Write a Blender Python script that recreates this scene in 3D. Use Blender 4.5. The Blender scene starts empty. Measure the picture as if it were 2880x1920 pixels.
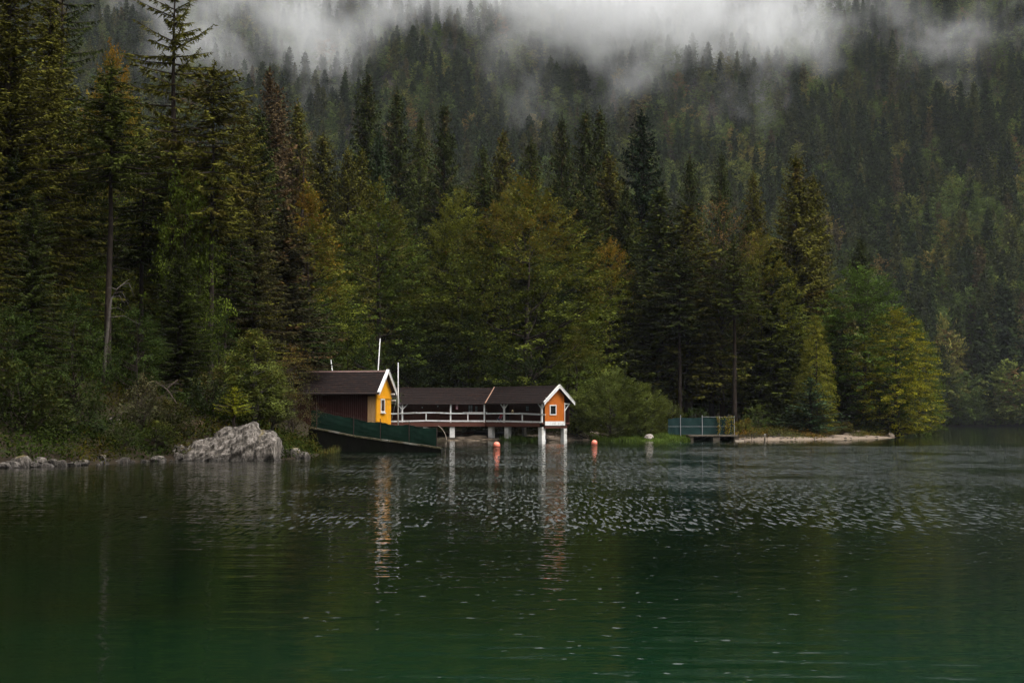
import bpy, math, random
import numpy as np
from mathutils import Vector, Matrix, noise as mnoise

random.seed(7)
S = bpy.context.scene
COL = S.collection
R = math.radians

# ------------------------------------------------------------------ camera, sky, sun, exposure
CAM_H, FPX = 2.0, 4000.0                      # eye height over the water; focal length in photo pixels (2880 wide)
PITCH = math.atan(224 / FPX)
cam_d = bpy.data.cameras.new('camera')
cam = bpy.data.objects.new('camera', cam_d)
COL.objects.link(cam)
cam_d.sensor_width = 36
cam_d.lens = 36 * FPX / 2880
cam_d.clip_start, cam_d.clip_end = 0.5, 6000
cam.location = (0, 0, CAM_H)
cam.rotation_euler = (R(90) + PITCH, 0, 0)
S.camera = cam

SUN_EL, SUN_AZ = 60, 125                      # azimuth clockwise from +Y: behind the camera, to its right
world = bpy.data.worlds.new('World')
S.world = world
world.use_nodes = True
nt = world.node_tree
nt.nodes.clear()
sky = nt.nodes.new('ShaderNodeTexSky')
sky.sky_type = 'NISHITA'
sky.sun_disc = False
sky.sun_elevation = R(SUN_EL)
sky.sun_rotation = R(SUN_AZ)
sky.dust_density = 5.0
sky.air_density = 1.0
hsv = nt.nodes.new('ShaderNodeHueSaturation')
hsv.inputs['Saturation'].default_value = 0.07   # overcast: the blue is veiled by cloud
bg = nt.nodes.new('ShaderNodeBackground')
bg.inputs['Strength'].default_value = 0.12
wo = nt.nodes.new('ShaderNodeOutputWorld')
nt.links.new(sky.outputs[0], hsv.inputs['Color'])
# overcast sky: the zenith is three times as bright as the horizon
tcw = nt.nodes.new('ShaderNodeTexCoord')
sepw = nt.nodes.new('ShaderNodeSeparateXYZ')
mapw = nt.nodes.new('ShaderNodeMapRange')
mapw.inputs[3].default_value, mapw.inputs[4].default_value = 0.45, 1.35
mulw = nt.nodes.new('ShaderNodeVectorMath'); mulw.operation = 'SCALE'
nt.links.new(tcw.outputs['Generated'], sepw.inputs[0])
nt.links.new(sepw.outputs[2], mapw.inputs[0])
nt.links.new(hsv.outputs[0], mulw.inputs[0])
nt.links.new(mapw.outputs[0], mulw.inputs[3])
nt.links.new(mulw.outputs[0], bg.inputs['Color'])
nt.links.new(bg.outputs[0], wo.inputs['Surface'])

sd_ = bpy.data.lights.new('sun', 'SUN')
sd_.energy = 1.1
sd_.angle = R(22)
sd_.color = (1.0, 0.95, 0.88)
sun = bpy.data.objects.new('sun', sd_)
COL.objects.link(sun)
_sv = Vector((math.sin(R(SUN_AZ)) * math.cos(R(SUN_EL)), math.cos(R(SUN_AZ)) * math.cos(R(SUN_EL)), math.sin(R(SUN_EL))))
sun.rotation_euler = _sv.to_track_quat('Z', 'Y').to_euler()

S.view_settings.view_transform = 'Standard'
S.view_settings.look = 'None'
S.view_settings.gamma = 1
S.view_settings.use_curve_mapping = False
S.view_settings.exposure = 1.08
S.render.engine = 'CYCLES'
S.cycles.max_bounces = 6
S.cycles.diffuse_bounces = 2
S.cycles.glossy_bounces = 3
S.cycles.transmission_bounces = 3
S.cycles.volume_bounces = 2
S.cycles.volume_max_steps = 256
S.cycles.use_adaptive_sampling = True
S.cycles.adaptive_threshold = 0.02

# ------------------------------------------------------------------ helpers
def at(px, py, D):
    """photo pixel (2880 x 1920) + distance along the view axis -> world point"""
    cx, cy = (px - 1440) / FPX, (960 - py) / FPX
    dy = math.cos(PITCH) - math.sin(PITCH) * cy
    dz = math.sin(PITCH) + math.cos(PITCH) * cy
    t = D / dy
    return Vector((cx * t, D, CAM_H + dz * t))

K = 2880 / 2352.0
def atd(dx, dy, D):
    return at(dx * K, dy * K, D)

def tag(o, label=None, cat=None, group=None, kind=None):
    if label: o['label'] = label
    if cat: o['category'] = cat
    if group: o['group'] = group
    if kind: o['kind'] = kind
    return o

def empty(name, loc, label=None, cat=None, group=None, rz=0):
    o = bpy.data.objects.new(name, None)
    o.empty_display_size = 0.3
    COL.objects.link(o)
    o.location = loc
    o.rotation_euler = (0, 0, rz)
    return tag(o, label, cat, group)

def link(name, me, parent=None):
    o = bpy.data.objects.new(name, me)
    COL.objects.link(o)
    if parent: o.parent = parent
    return o

class MB:
    """collects boxes, beams, tubes ... and links them as one mesh object"""
    def __init__(s): s.v, s.f = [], []
    def add(s, vs, fs):
        n = len(s.v)
        s.v += [tuple(v) for v in vs]
        s.f += [tuple(i + n for i in f) for f in fs]
        return s
    def box(s, x0, x1, y0, y1, z0, z1, M=None):
        vs = [Vector((x, y, z)) for z in (z0, z1) for x, y in ((x0, y0), (x1, y0), (x1, y1), (x0, y1))]
        if M: vs = [M @ v for v in vs]
        return s.add(vs, [(0, 3, 2, 1), (4, 5, 6, 7), (0, 1, 5, 4), (1, 2, 6, 5), (2, 3, 7, 6), (3, 0, 4, 7)])
    def beam(s, a, b, w, h, up=(0, 0, 1)):
        a, b = Vector(a), Vector(b)
        d = (b - a).normalized()
        u = Vector(up)
        if abs(d.dot(u)) > .95: u = Vector((0, 1, 0))
        x = d.cross(u).normalized() * (w / 2)
        z = x.cross(d).normalized() * (h / 2)
        vs = [p + i * x + j * z for p in (a, b) for i, j in ((-1, -1), (1, -1), (1, 1), (-1, 1))]
        return s.add(vs, [(3, 2, 1, 0), (4, 5, 6, 7), (0, 1, 5, 4), (1, 2, 6, 5), (2, 3, 7, 6), (3, 0, 4, 7)])
    def tube(s, pts, rads, n=6, cap=True):
        pts = [Vector(p) for p in pts]
        vs, fs = [], []
        for i, p in enumerate(pts):
            d = (pts[min(i + 1, len(pts) - 1)] - pts[max(i - 1, 0)]).normalized()
            u = Vector((0, 0, 1)) if abs(d.z) < .9 else Vector((1, 0, 0))
            x = d.cross(u).normalized()
            y = d.cross(x)
            r = rads[i] if hasattr(rads, '__len__') else rads
            vs += [p + x * (r * math.cos(2 * math.pi * k / n)) + y * (r * math.sin(2 * math.pi * k / n)) for k in range(n)]
        for i in range(len(pts) - 1):
            for k in range(n):
                k2 = (k + 1) % n
                fs.append((i * n + k, i * n + k2, (i + 1) * n + k2, (i + 1) * n + k))
        if cap:
            fs.append(tuple(range(n)))
            fs.append(tuple((len(pts) - 1) * n + k for k in reversed(range(n))))
        return s.add(vs, fs)
    def prism(s, poly, ext):
        """poly: list of points, ext: extrusion vector"""
        n = len(poly)
        e = Vector(ext)
        vs = [Vector(p) for p in poly] + [Vector(p) + e for p in poly]
        fs = [tuple(reversed(range(n))), tuple(range(n, 2 * n))]
        fs += [(i, (i + 1) % n, (i + 1) % n + n, i + n) for i in range(n)]
        return s.add(vs, fs)
    def mesh(s, name, mat, smooth=False):
        me = bpy.data.meshes.new(name)
        me.from_pydata(s.v, [], s.f)
        me.update()
        import bmesh
        bm = bmesh.new(); bm.from_mesh(me)
        bmesh.ops.recalc_face_normals(bm, faces=bm.faces)
        bm.to_mesh(me); bm.free()
        if mat: me.materials.append(mat)
        if smooth: me.polygons.foreach_set('use_smooth', [True] * len(me.polygons))
        return me
    def build(s, name, mat, parent=None, smooth=False):
        return link(name, s.mesh(name, mat, smooth), parent)

def fbm(p, o=4, H=1.0, lac=2.0):
    return mnoise.fractal(Vector(p), H, lac, o)

# ------------------------------------------------------------------ materials
def mat(name):
    m = bpy.data.materials.new(name)
    m.use_nodes = True
    m.node_tree.nodes.clear()
    return m, m.node_tree.nodes, m.node_tree.links

def N(ns, typ, **kw):
    n = ns.new(typ)
    for k, v in kw.items():
        if k in n.inputs: n.inputs[k].default_value = v
        else: setattr(n, k, v)
    return n

def surface(name, col, col2=None, rough=.7, scale=6.0, stretch=(1, 1, 1), bump=.0, detail=6, streak=None, spec=.12, contrast=(.35, .65)):
    """principled surface with two-tone noise grain, optional bump and a dark weathering colour"""
    m, ns, ls = mat(name)
    out = N(ns, 'ShaderNodeOutputMaterial')
    p = N(ns, 'ShaderNodeBsdfPrincipled', Roughness=rough)
    p.inputs['Specular IOR Level'].default_value = spec
    ls.new(p.outputs[0], out.inputs[0])
    tc = N(ns, 'ShaderNodeTexCoord')
    mp = N(ns, 'ShaderNodeMapping')
    mp.inputs['Scale'].default_value = stretch
    ls.new(tc.outputs['Object'], mp.inputs[0])
    no = N(ns, 'ShaderNodeTexNoise', Scale=scale, Detail=detail, Roughness=.6)
    ls.new(mp.outputs[0], no.inputs['Vector'])
    mr = N(ns, 'ShaderNodeMapRange')
    mr.inputs[1].default_value, mr.inputs[2].default_value = contrast
    ls.new(no.outputs[0], mr.inputs[0])
    mx = N(ns, 'ShaderNodeMix', data_type='RGBA')
    mx.inputs[6].default_value = (*col, 1)
    mx.inputs[7].default_value = (*(col2 or tuple(c * .7 for c in col)), 1)
    ls.new(mr.outputs[0], mx.inputs[0])
    c = mx.outputs[2]
    if streak:
        n2 = N(ns, 'ShaderNodeTexNoise', Scale=scale * .23, Detail=5)
        ls.new(tc.outputs['Object'], n2.inputs['Vector'])
        r2 = N(ns, 'ShaderNodeMapRange')
        r2.inputs[1].default_value, r2.inputs[2].default_value = .52, .7
        ls.new(n2.outputs[0], r2.inputs[0])
        m2 = N(ns, 'ShaderNodeMix', data_type='RGBA')
        m2.inputs[7].default_value = (*streak, 1)
        ls.new(r2.outputs[0], m2.inputs[0]); ls.new(c, m2.inputs[6])
        c = m2.outputs[2]
    ls.new(c, p.inputs['Base Color'])
    if bump:
        b = N(ns, 'ShaderNodeBump', Strength=1.0, Distance=bump)
        ls.new(no.outputs[0], b.inputs['Height'])
        ls.new(b.outputs[0], p.inputs['Normal'])
    return m

def leaf_mat(name, autumn=(.30, .13, .02), trans=.3, ramp=None, gloss=0):
    """foliage: colour of the object (or a ramp over the object's random number) x spray tint, autumn colour by attribute x object alpha"""
    m, ns, ls = mat(name)
    out = N(ns, 'ShaderNodeOutputMaterial')
    oi = N(ns, 'ShaderNodeObjectInfo')
    at_ = N(ns, 'ShaderNodeAttribute', attribute_name='tint')
    au = N(ns, 'ShaderNodeAttribute', attribute_name='autumn')
    if ramp:
        cr = N(ns, 'ShaderNodeValToRGB')
        cr.color_ramp.interpolation = 'LINEAR'
        while len(cr.color_ramp.elements) < len(ramp): cr.color_ramp.elements.new(.5)
        for e, (ps, c) in zip(cr.color_ramp.elements, ramp): e.position = ps; e.color = (*c, 1)
        ls.new(oi.outputs['Random'], cr.inputs[0])
        base = cr.outputs[0]
        amount = None
    else:
        base = oi.outputs['Color']
        amount = oi.outputs['Alpha']
    mr = N(ns, 'ShaderNodeMapRange')
    mr.inputs[3].default_value, mr.inputs[4].default_value = .42, 1.65
    ls.new(at_.outputs['Fac'], mr.inputs[0])
    vm = N(ns, 'ShaderNodeVectorMath', operation='SCALE')
    ls.new(base, vm.inputs[0]); ls.new(mr.outputs[0], vm.inputs[3])
    mx = N(ns, 'ShaderNodeMix', data_type='RGBA')
    ls.new(vm.outputs[0], mx.inputs[6])
    mx.inputs[7].default_value = (*autumn, 1)
    if amount is not None:
        mu = N(ns, 'ShaderNodeMath', operation='MULTIPLY', use_clamp=True)
        ls.new(au.outputs['Fac'], mu.inputs[0]); ls.new(amount, mu.inputs[1])
        ls.new(mu.outputs[0], mx.inputs[0])
    else:
        mx.inputs[0].default_value = 0
    d = N(ns, 'ShaderNodeBsdfDiffuse')
    t = N(ns, 'ShaderNodeBsdfTranslucent')
    ls.new(mx.outputs[2], d.inputs[0]); ls.new(mx.outputs[2], t.inputs[0])
    ms = N(ns, 'ShaderNodeMixShader'); ms.inputs[0].default_value = trans
    ls.new(d.outputs[0], ms.inputs[1]); ls.new(t.outputs[0], ms.inputs[2])
    g = N(ns, 'ShaderNodeBsdfGlossy', Roughness=.45)
    m3 = N(ns, 'ShaderNodeMixShader'); m3.inputs[0].default_value = gloss
    ls.new(ms.outputs[0], m3.inputs[1]); ls.new(g.outputs[0], m3.inputs[2])
    ls.new(m3.outputs[0], out.inputs[0])
    return m

M = {}
M['white'] = surface('white_paint', (.80, .78, .76), (.66, .64, .61), .55, 9, (1, 1, 3), .002, streak=(.50, .48, .44))
M['white_conc'] = surface('white_concrete', (.80, .78, .75), (.64, .62, .58), .8, 5, (1, 1, 1), .004, streak=(.36, .33, .28))
M['yellow'] = surface('yellow_paint', (.80, .36, .012), (.70, .29, .008), .6, 7, (3, 3, .4), .002, streak=(.60, .27, .022))
M['orange'] = surface('orange_paint', (.55, .155, .020), (.40, .095, .013), .65, 7, (3, 3, .4), .002, streak=(.42, .12, .026))
M['brown'] = surface('brown_stain', (.048, .015, .012), (.026, .0085, .007), .65, 6, (6, 6, .35), .003)
M['brownred'] = surface('red_brown_boards', (.105, .042, .030), (.060, .024, .018), .65, 6, (6, 6, .35), .003)
M['beam'] = surface('red_brown_beam', (.13, .052, .036), (.085, .034, .024), .65, 6, (.5, .5, 6), .003)
M['roof'] = surface('roof_shingle', (.0165, .0108, .0100), (.0095, .0066, .0062), .9, 14, (1, 1, 1), .006, streak=(.026, .014, .010))
M['ridge'] = surface('ridge_cap', (.16, .10, .085), (.10, .065, .055), .7, 8)
M['raw'] = surface('raw_board', (.50, .32, .16), (.36, .21, .10), .7, 5, (5, 5, .4), .002)
M['copper'] = surface('valley_flashing', (.45, .27, .19), (.30, .17, .11), .5, 9)
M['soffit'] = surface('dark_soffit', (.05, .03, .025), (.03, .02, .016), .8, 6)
M['glass'] = surface('window_glass', (.008, .010, .011), (.012, .014, .015), .08, 3, spec=.5)
M['curtain'] = surface('white_curtain', (.30, .31, .32), (.22, .23, .24), .9, 8, (8, 8, .5))
M['metal'] = surface('grey_metal', (.35, .36, .38), (.26, .27, .28), .4, 9)
M['darkmetal'] = surface('dark_metal', (.05, .035, .03), (.03, .022, .02), .6, 9)
M['net'] = surface('green_net', (.014, .044, .029), (.008, .027, .018), .75, 3, (.3, 1, 4), .01, contrast=(.3, .7))
M['netteal'] = surface('teal_net', (.016, .040, .038), (.011, .030, .029), .75, 3, (.3, 1, 4), .01, contrast=(.3, .7))
M['wall'] = surface('mossy_concrete', (.012, .010, .007), (.005, .005, .0035), .9, 3, (1, 1, .5), .03, streak=(.008, .009, .004))
M['coping'] = surface('old_coping', (.17, .14, .09), (.07, .07, .03), .9, 2.5, (1, 1, 1), .02, streak=(.45, .43, .38))
M['quay'] = surface('quay_stone', (.16, .13, .10), (.07, .06, .045), .9, 2.5, (1, 1, 1), .03, streak=(.04, .035, .025))
M['bark'] = surface('grey_brown_bark', (.044, .033, .026), (.022, .016, .013), .9, 4, (3, 3, .5), .02)
M['barkpale'] = surface('pale_bark', (.11, .094, .080), (.05, .043, .036), .9, 4, (2, 2, .8), .01)
M['deadwood'] = surface('dead_wood', (.085, .066, .052), (.045, .036, .028), .9, 5, (2, 2, .6), .01)
M['buoy'] = surface('buoy_orange', (.92, .26, .17), (.86, .22, .14), .4, 2, spec=.5)
M['buoyband'] = surface('buoy_band', (.10, .025, .018), (.07, .02, .015), .5, 6)
M['boatred'] = surface('boat_red_brown', (.085, .028, .018), (.05, .018, .012), .5, 4, (1, 1, 3))
M['boatdark'] = surface('boat_dark', (.03, .032, .038), (.02, .02, .024), .5, 4)
M['boatgrey'] = surface('boat_tarp', (.12, .125, .13), (.06, .06, .065), .7, 4)
M['red'] = surface('red_cloth', (.40, .04, .05), (.30, .03, .04), .9, 8)
M['pink'] = surface('pink_cloth', (.62, .20, .26), (.50, .14, .20), .9, 8)
M['blue'] = surface('blue_cloth', (.06, .10, .24), (.05, .08, .18), .9, 8)
M['cream'] = surface('cream_paint', (.62, .46, .26), (.5, .36, .2), .6, 8)
M['wood'] = surface('weathered_plank', (.20, .16, .12), (.11, .085, .06), .85, 5, (.6, 5, 5), .004)
M['plank'] = surface('pale_plank', (.62, .52, .42), (.5, .41, .32), .8, 5)
M['leaf'] = leaf_mat('broad_leaf', (.30, .135, .018), .20)
M['needle'] = leaf_mat('spruce_needle', (.13, .070, .028), .05)
M['vine'] = leaf_mat('vine_leaf', (.45, .22, .03), .35)
M['far_needle'] = leaf_mat('far_needle', trans=.1, gloss=0, ramp=[(0, (.024, .036, .012)), (.45, (.034, .047, .014)), (.8, (.055, .064, .018)), (.96, (.080, .080, .020)), (1, (.080, .060, .028))])
M['far_leaf'] = leaf_mat('far_leaf', trans=.25, gloss=0, ramp=[(0, (.06, .085, .020)), (.5, (.085, .115, .026)), (.84, (.12, .13, .028)), (.95, (.15, .125, .03)), (1, (.15, .085, .035))])

def rock_mat():
    m, ns, ls = mat('limestone')
    out = N(ns, 'ShaderNodeOutputMaterial')
    p = N(ns, 'ShaderNodeBsdfPrincipled', Roughness=.85)
    p.inputs['Specular IOR Level'].default_value = .25
    ls.new(p.outputs[0], out.inputs[0])
    g = N(ns, 'ShaderNodeNewGeometry')
    n1 = N(ns, 'ShaderNodeTexNoise', Scale=2.1, Detail=12, Roughness=.74)
    mp = N(ns, 'ShaderNodeMapping'); mp.inputs['Scale'].default_value = (2.2, 2.2, .9); mp.inputs['Rotation'].default_value = (0, R(28), 0)
    ls.new(g.outputs['Position'], mp.inputs[0]); ls.new(mp.outputs[0], n1.inputs['Vector'])
    cr = N(ns, 'ShaderNodeValToRGB')
    els = cr.color_ramp.elements
    els[0].position, els[0].color = .40, (.020, .017, .014, 1)
    els[1].position, els[1].color = .64, (.30, .265, .235, 1)
    e = els.new(.5); e.color = (.092, .078, .064, 1)
    ls.new(n1.outputs[0], cr.inputs[0])
    n2 = N(ns, 'ShaderNodeTexNoise', Scale=.55, Detail=6, Roughness=.65)
    ls.new(g.outputs['Position'], n2.inputs['Vector'])
    # moss grows on some flat tops
    sx = N(ns, 'ShaderNodeSeparateXYZ'); ls.new(g.outputs['Normal'], sx.inputs[0])
    mo = N(ns, 'ShaderNodeAttribute', attribute_name='moss')
    a1 = N(ns, 'ShaderNodeMath', operation='MULTIPLY'); ls.new(sx.outputs[2], a1.inputs[0]); ls.new(n2.outputs[0], a1.inputs[1])
    a2 = N(ns, 'ShaderNodeMath', operation='ADD'); ls.new(a1.outputs[0], a2.inputs[0]); ls.new(mo.outputs['Fac'], a2.inputs[1])
    r1 = N(ns, 'ShaderNodeMapRange'); r1.inputs[1].default_value, r1.inputs[2].default_value = .62, .82
    ls.new(a2.outputs[0], r1.inputs[0])
    mx = N(ns, 'ShaderNodeMix', data_type='RGBA')
    mx.inputs[7].default_value = (.10, .075, .015, 1)
    ls.new(r1.outputs[0], mx.inputs[0]); ls.new(cr.outputs[0], mx.inputs[6])
    # wet dark band just over the water
    sp = N(ns, 'ShaderNodeSeparateXYZ'); ls.new(g.outputs['Position'], sp.inputs[0])
    r2 = N(ns, 'ShaderNodeMapRange'); r2.inputs[1].default_value, r2.inputs[2].default_value = .04, .40
    r2.inputs[3].default_value, r2.inputs[4].default_value = .35, 1
    ls.new(sp.outputs[2], r2.inputs[0])
    vs = N(ns, 'ShaderNodeVectorMath', operation='SCALE')
    ls.new(mx.outputs[2], vs.inputs[0]); ls.new(r2.outputs[0], vs.inputs[3])
    ls.new(vs.outputs[0], p.inputs['Base Color'])
    b = N(ns, 'ShaderNodeBump', Strength=1.0, Distance=.14)
    ls.new(n1.outputs[0], b.inputs['Height']); ls.new(b.outputs[0], p.inputs['Normal'])
    return m
M['rock'] = rock_mat()
M['rockpale'] = surface('pale_boulder', (.46, .40, .35), (.26, .22, .19), .9, 3, (1, 1, 1), .05, 9)
M['rockbrown'] = surface('mossy_brown_rock', (.085, .058, .034), (.035, .028, .016), .95, 3.5, (1, 1, 1), .08, 9, streak=(.075, .06, .018))

def ground_mat():
    m, ns, ls = mat('shore_and_forest_floor')
    out = N(ns, 'ShaderNodeOutputMaterial')
    p = N(ns, 'ShaderNodeBsdfPrincipled', Roughness=.95)
    p.inputs['Specular IOR Level'].default_value = .15
    ls.new(p.outputs[0], out.inputs[0])
    g = N(ns, 'ShaderNodeNewGeometry')
    n1 = N(ns, 'ShaderNodeTexNoise', Scale=1.1, Detail=8, Roughness=.65); ls.new(g.outputs['Position'], n1.inputs['Vector'])
    n2 = N(ns, 'ShaderNodeTexNoise', Scale=6.0, Detail=6, Roughness=.7); ls.new(g.outputs['Position'], n2.inputs['Vector'])
    fl = N(ns, 'ShaderNodeValToRGB')
    e = fl.color_ramp.elements
    e[0].position, e[0].color = .3, (.013, .010, .006, 1)
    e[1].position, e[1].color = .7, (.020, .026, .007, 1)
    k = e.new(.5); k.color = (.024, .016, .009, 1)
    ls.new(n1.outputs[0], fl.inputs[0])
    gr = N(ns, 'ShaderNodeValToRGB')
    e = gr.color_ramp.elements
    e[0].position, e[0].color = .3, (.085, .058, .040, 1)
    e[1].position, e[1].color = .7, (.31, .245, .185, 1)
    ls.new(n2.outputs[0], gr.inputs[0])
    az = N(ns, 'ShaderNodeAttribute', attribute_name='gravel')
    ad = N(ns, 'ShaderNodeMath', operation='ADD'); ls.new(az.outputs['Fac'], ad.inputs[0])
    s1 = N(ns, 'ShaderNodeMath', operation='MULTIPLY_ADD'); ls.new(n1.outputs[0], s1.inputs[0]); s1.inputs[1].default_value = 1.2; s1.inputs[2].default_value = -.6
    ls.new(s1.outputs[0], ad.inputs[1])
    mr = N(ns, 'ShaderNodeMapRange'); mr.inputs[1].default_value, mr.inputs[2].default_value = .4, .6
    ls.new(ad.outputs[0], mr.inputs[0])
    mx = N(ns, 'ShaderNodeMix', data_type='RGBA')
    ls.new(mr.outputs[0], mx.inputs[0]); ls.new(fl.outputs[0], mx.inputs[6]); ls.new(gr.outputs[0], mx.inputs[7])
    ls.new(mx.outputs[2], p.inputs['Base Color'])
    b = N(ns, 'ShaderNodeBump', Strength=1.0, Distance=.08); ls.new(n2.outputs[0], b.inputs['Height']); ls.new(b.outputs[0], p.inputs['Normal'])
    return m
M['ground'] = ground_mat()

CHOP, SPK = .08, (.495, .525, .665)
def water_mat():
    m, ns, ls = mat('lake_water')
    out = N(ns, 'ShaderNodeOutputMaterial')
    p = N(ns, 'ShaderNodeBsdfPrincipled', Roughness=.03, IOR=1.33)
    ls.new(p.outputs[0], out.inputs[0])
    g = N(ns, 'ShaderNodeNewGeometry')
    P = g.outputs['Position']
    sx = N(ns, 'ShaderNodeSeparateXYZ'); ls.new(P, sx.inputs[0])
    def noise(scale, st=(1, 1, 1), detail=2, rough=.5, rot=0):
        mp = N(ns, 'ShaderNodeMapping'); mp.inputs['Scale'].default_value = st; mp.inputs['Rotation'].default_value = (0, 0, rot)
        ls.new(P, mp.inputs[0])
        n = N(ns, 'ShaderNodeTexNoise', Scale=scale, Detail=detail, Roughness=rough)
        ls.new(mp.outputs[0], n.inputs['Vector'])
        return n.outputs[0]
    def rng(v, a, b, c=0., d=1., smooth=True):
        r = N(ns, 'ShaderNodeMapRange')
        if smooth: r.interpolation_type = 'SMOOTHSTEP'
        for i, q in enumerate((a, b, c, d)): r.inputs[i + 1].default_value = q
        ls.new(v, r.inputs[0])
        return r.outputs[0]
    def op(o, a, b):
        n = N(ns, 'ShaderNodeMath', operation=o)
        for i, q in enumerate((a, b)):
            if isinstance(q, (int, float)): n.inputs[i].default_value = q
            else: ls.new(q, n.inputs[i])
        return n.outputs[0]
    # body colour: emerald over depth, olive over shallower ground
    body = N(ns, 'ShaderNodeMix', data_type='RGBA')
    body.inputs[6].default_value = (.0050, .0065, .0016, 1)
    body.inputs[7].default_value = (.0022, .0125, .0050, 1)
    dep = op('ADD', noise(.045, (1, 1.6, 1), 3), op('MULTIPLY', rng(sx.outputs[0], -22, 10), .30))
    ls.new(rng(dep, .42, .80), body.inputs[0])
    shoal = N(ns, 'ShaderNodeVectorMath', operation='SCALE')
    ls.new(body.outputs[2], shoal.inputs[0]); ls.new(rng(sx.outputs[1], 9, 21, 1.5, .55), shoal.inputs[3])
    ls.new(shoal.outputs[0], p.inputs['Base Color'])
    # wind: ruffled offshore, calm in the lee of the banks
    wind = op('MULTIPLY', rng(sx.outputs[1], 132, 104), rng(sx.outputs[1], 9, 26, .25, 1.))
    wind = op('MULTIPLY', wind, rng(op('ADD', sx.outputs[0], op('MULTIPLY', noise(.06, detail=3), 16)), -16, 22, .10, 1.))
    gust = rng(noise(.16, (1, .6, 1), 4, .6), .34, .58, .25, 1.1)
    # wavelets standing up to the wind: long-crested far out, short ones close by
    far_ = rng(sx.outputs[1], 34, 66)
    near_ = rng(sx.outputs[1], 31, 21)
    mid_ = op('SUBTRACT', op('SUBTRACT', 1.0, far_), near_)
    crest = op('MULTIPLY', rng(noise(10, (1, .034, 1), 1, .5), SPK[0], SPK[0] + .10), far_)
    crest = op('ADD', crest, op('MULTIPLY', rng(noise(10.5, (1, .11, 1), 1, .5), SPK[1], SPK[1] + .09), mid_))
    crest = op('ADD', crest, op('MULTIPLY', rng(noise(9.0, (.7, .8, 1), 1, .5), SPK[2], SPK[2] + .08), near_))
    steep = op('MULTIPLY', op('MULTIPLY', op('MULTIPLY', wind, gust), crest), rng(noise(5.0, (1, .3, 1), 1), .3, .7, .14, .32))
    amp = op('MULTIPLY', op('MULTIPLY', wind, gust), rng(sx.outputs[1], 30, 55, .2, .75))
    lane = rng(noise(.09, (.5, 1.4, 1), 3), .50, .66)
    near = rng(sx.outputs[1], 62, 24)
    # the surface slope is taken from finite differences of the wave heights, so it does not fade with distance
    lee = op('MULTIPLY', rng(sx.outputs[1], 92, 128, 1., .30), rng(sx.outputs[0], -14, 2, .45, 1.))
    slopes = []
    def wave(build, eps, k):
        hs = []
        for off in ((0, 0, 0), (eps, 0, 0), (0, eps, 0)):
            v = N(ns, 'ShaderNodeVectorMath', operation='ADD'); ls.new(P, v.inputs[0]); v.inputs[1].default_value = off
            hs.append(build(v.outputs[0]))
        g = []
        for q in (1, 2):
            d_ = op('SUBTRACT', hs[0], hs[q])
            d_ = op('MULTIPLY', d_, 1 / eps)
            g.append(op('MULTIPLY', d_, k))
        slopes.append(g)
    def nz(scale, st, detail, rough=.5):
        def f(v):
            mp = N(ns, 'ShaderNodeMapping'); mp.inputs['Scale'].default_value = st
            ls.new(v, mp.inputs[0])
            n = N(ns, 'ShaderNodeTexNoise', Scale=scale, Detail=detail, Roughness=rough)
            ls.new(mp.outputs[0], n.inputs['Vector'])
            return n.outputs[0]
        return f
    def swell(v):
        mp = N(ns, 'ShaderNodeMapping'); mp.inputs['Rotation'].default_value = (0, 0, R(7))
        ls.new(v, mp.inputs[0])
        w_ = N(ns, 'ShaderNodeTexWave', wave_type='BANDS', bands_direction='Y', wave_profile='SIN', Scale=.55, Distortion=3.5, Detail=2)
        w_.inputs['Detail Scale'].default_value = .35
        ls.new(mp.outputs[0], w_.inputs['Vector'])
        return w_.outputs['Fac']
    wave(nz(3.6, (.75, 1.5, 1), 2, .5), .04, op('MULTIPLY', amp, CHOP))
    wave(nz(.9, (.6, 1.5, 1), 2, .5), .1, op('ADD', op('MULTIPLY', op('MULTIPLY', wind, rng(sx.outputs[1], 25, 48)), .03), op('MULTIPLY', lee, .022)))
    wave(nz(6.0, (.5, 1.5, 1), 1, .5), .02, op('ADD', op('MULTIPLY', op('MULTIPLY', wind, rng(sx.outputs[1], 25, 48)), .010), op('MULTIPLY', rng(sx.outputs[1], 92, 128, 1., 1.6), .0030)))
    wave(swell, .05, op('MULTIPLY', op('MULTIPLY', lane, near), .0058))
    tot = [slopes[0][q] for q in (0, 1)]
    for g in slopes[1:]: tot = [op('ADD', tot[q], g[q]) for q in (0, 1)]
    tot[1] = op('SUBTRACT', tot[1], steep)
    cv = N(ns, 'ShaderNodeCombineXYZ'); ls.new(tot[0], cv.inputs[0]); ls.new(tot[1], cv.inputs[1]); cv.inputs[2].default_value = 1.0
    nv = N(ns, 'ShaderNodeVectorMath', operation='NORMALIZE'); ls.new(cv.outputs[0], nv.inputs[0])
    ls.new(nv.outputs[0], p.inputs['Normal'])
    return m
M['water'] = water_mat()
M['unseen_hills'] = surface('unseen_hill_wood', (.030, .040, .014), (.014, .020, .008), 1.0, .12, (1, 1, 1), 0, 8)

# ------------------------------------------------------------------ terrain
LAND = np.array([(-1700, 30), (-120, 36), (-40, 53), (-22, 61), (-19.6, 64.5), (-18, 71), (-16.6, 72.6), (-12, 73.2), (-11, 80), (-11.7, 87),
        (-14, 96), (-13.5, 110), (-11, 120), (-9.5, 135), (-8, 147.2), (0, 147.6), (6, 148.2), (8.5, 151), (11, 145.8), (17.8, 145.4),
        (20, 148), (23.5, 149), (25, 150.9), (32.7, 153.8), (38.4, 160), (46, 171), (48, 177), (57, 212), (70, 262), (97, 362), (130, 500),
        (152, 513), (250, 511), (400, 521), (900, 600), (1700, 800), (1700, 2200), (-1700, 2200)], float)

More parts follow.
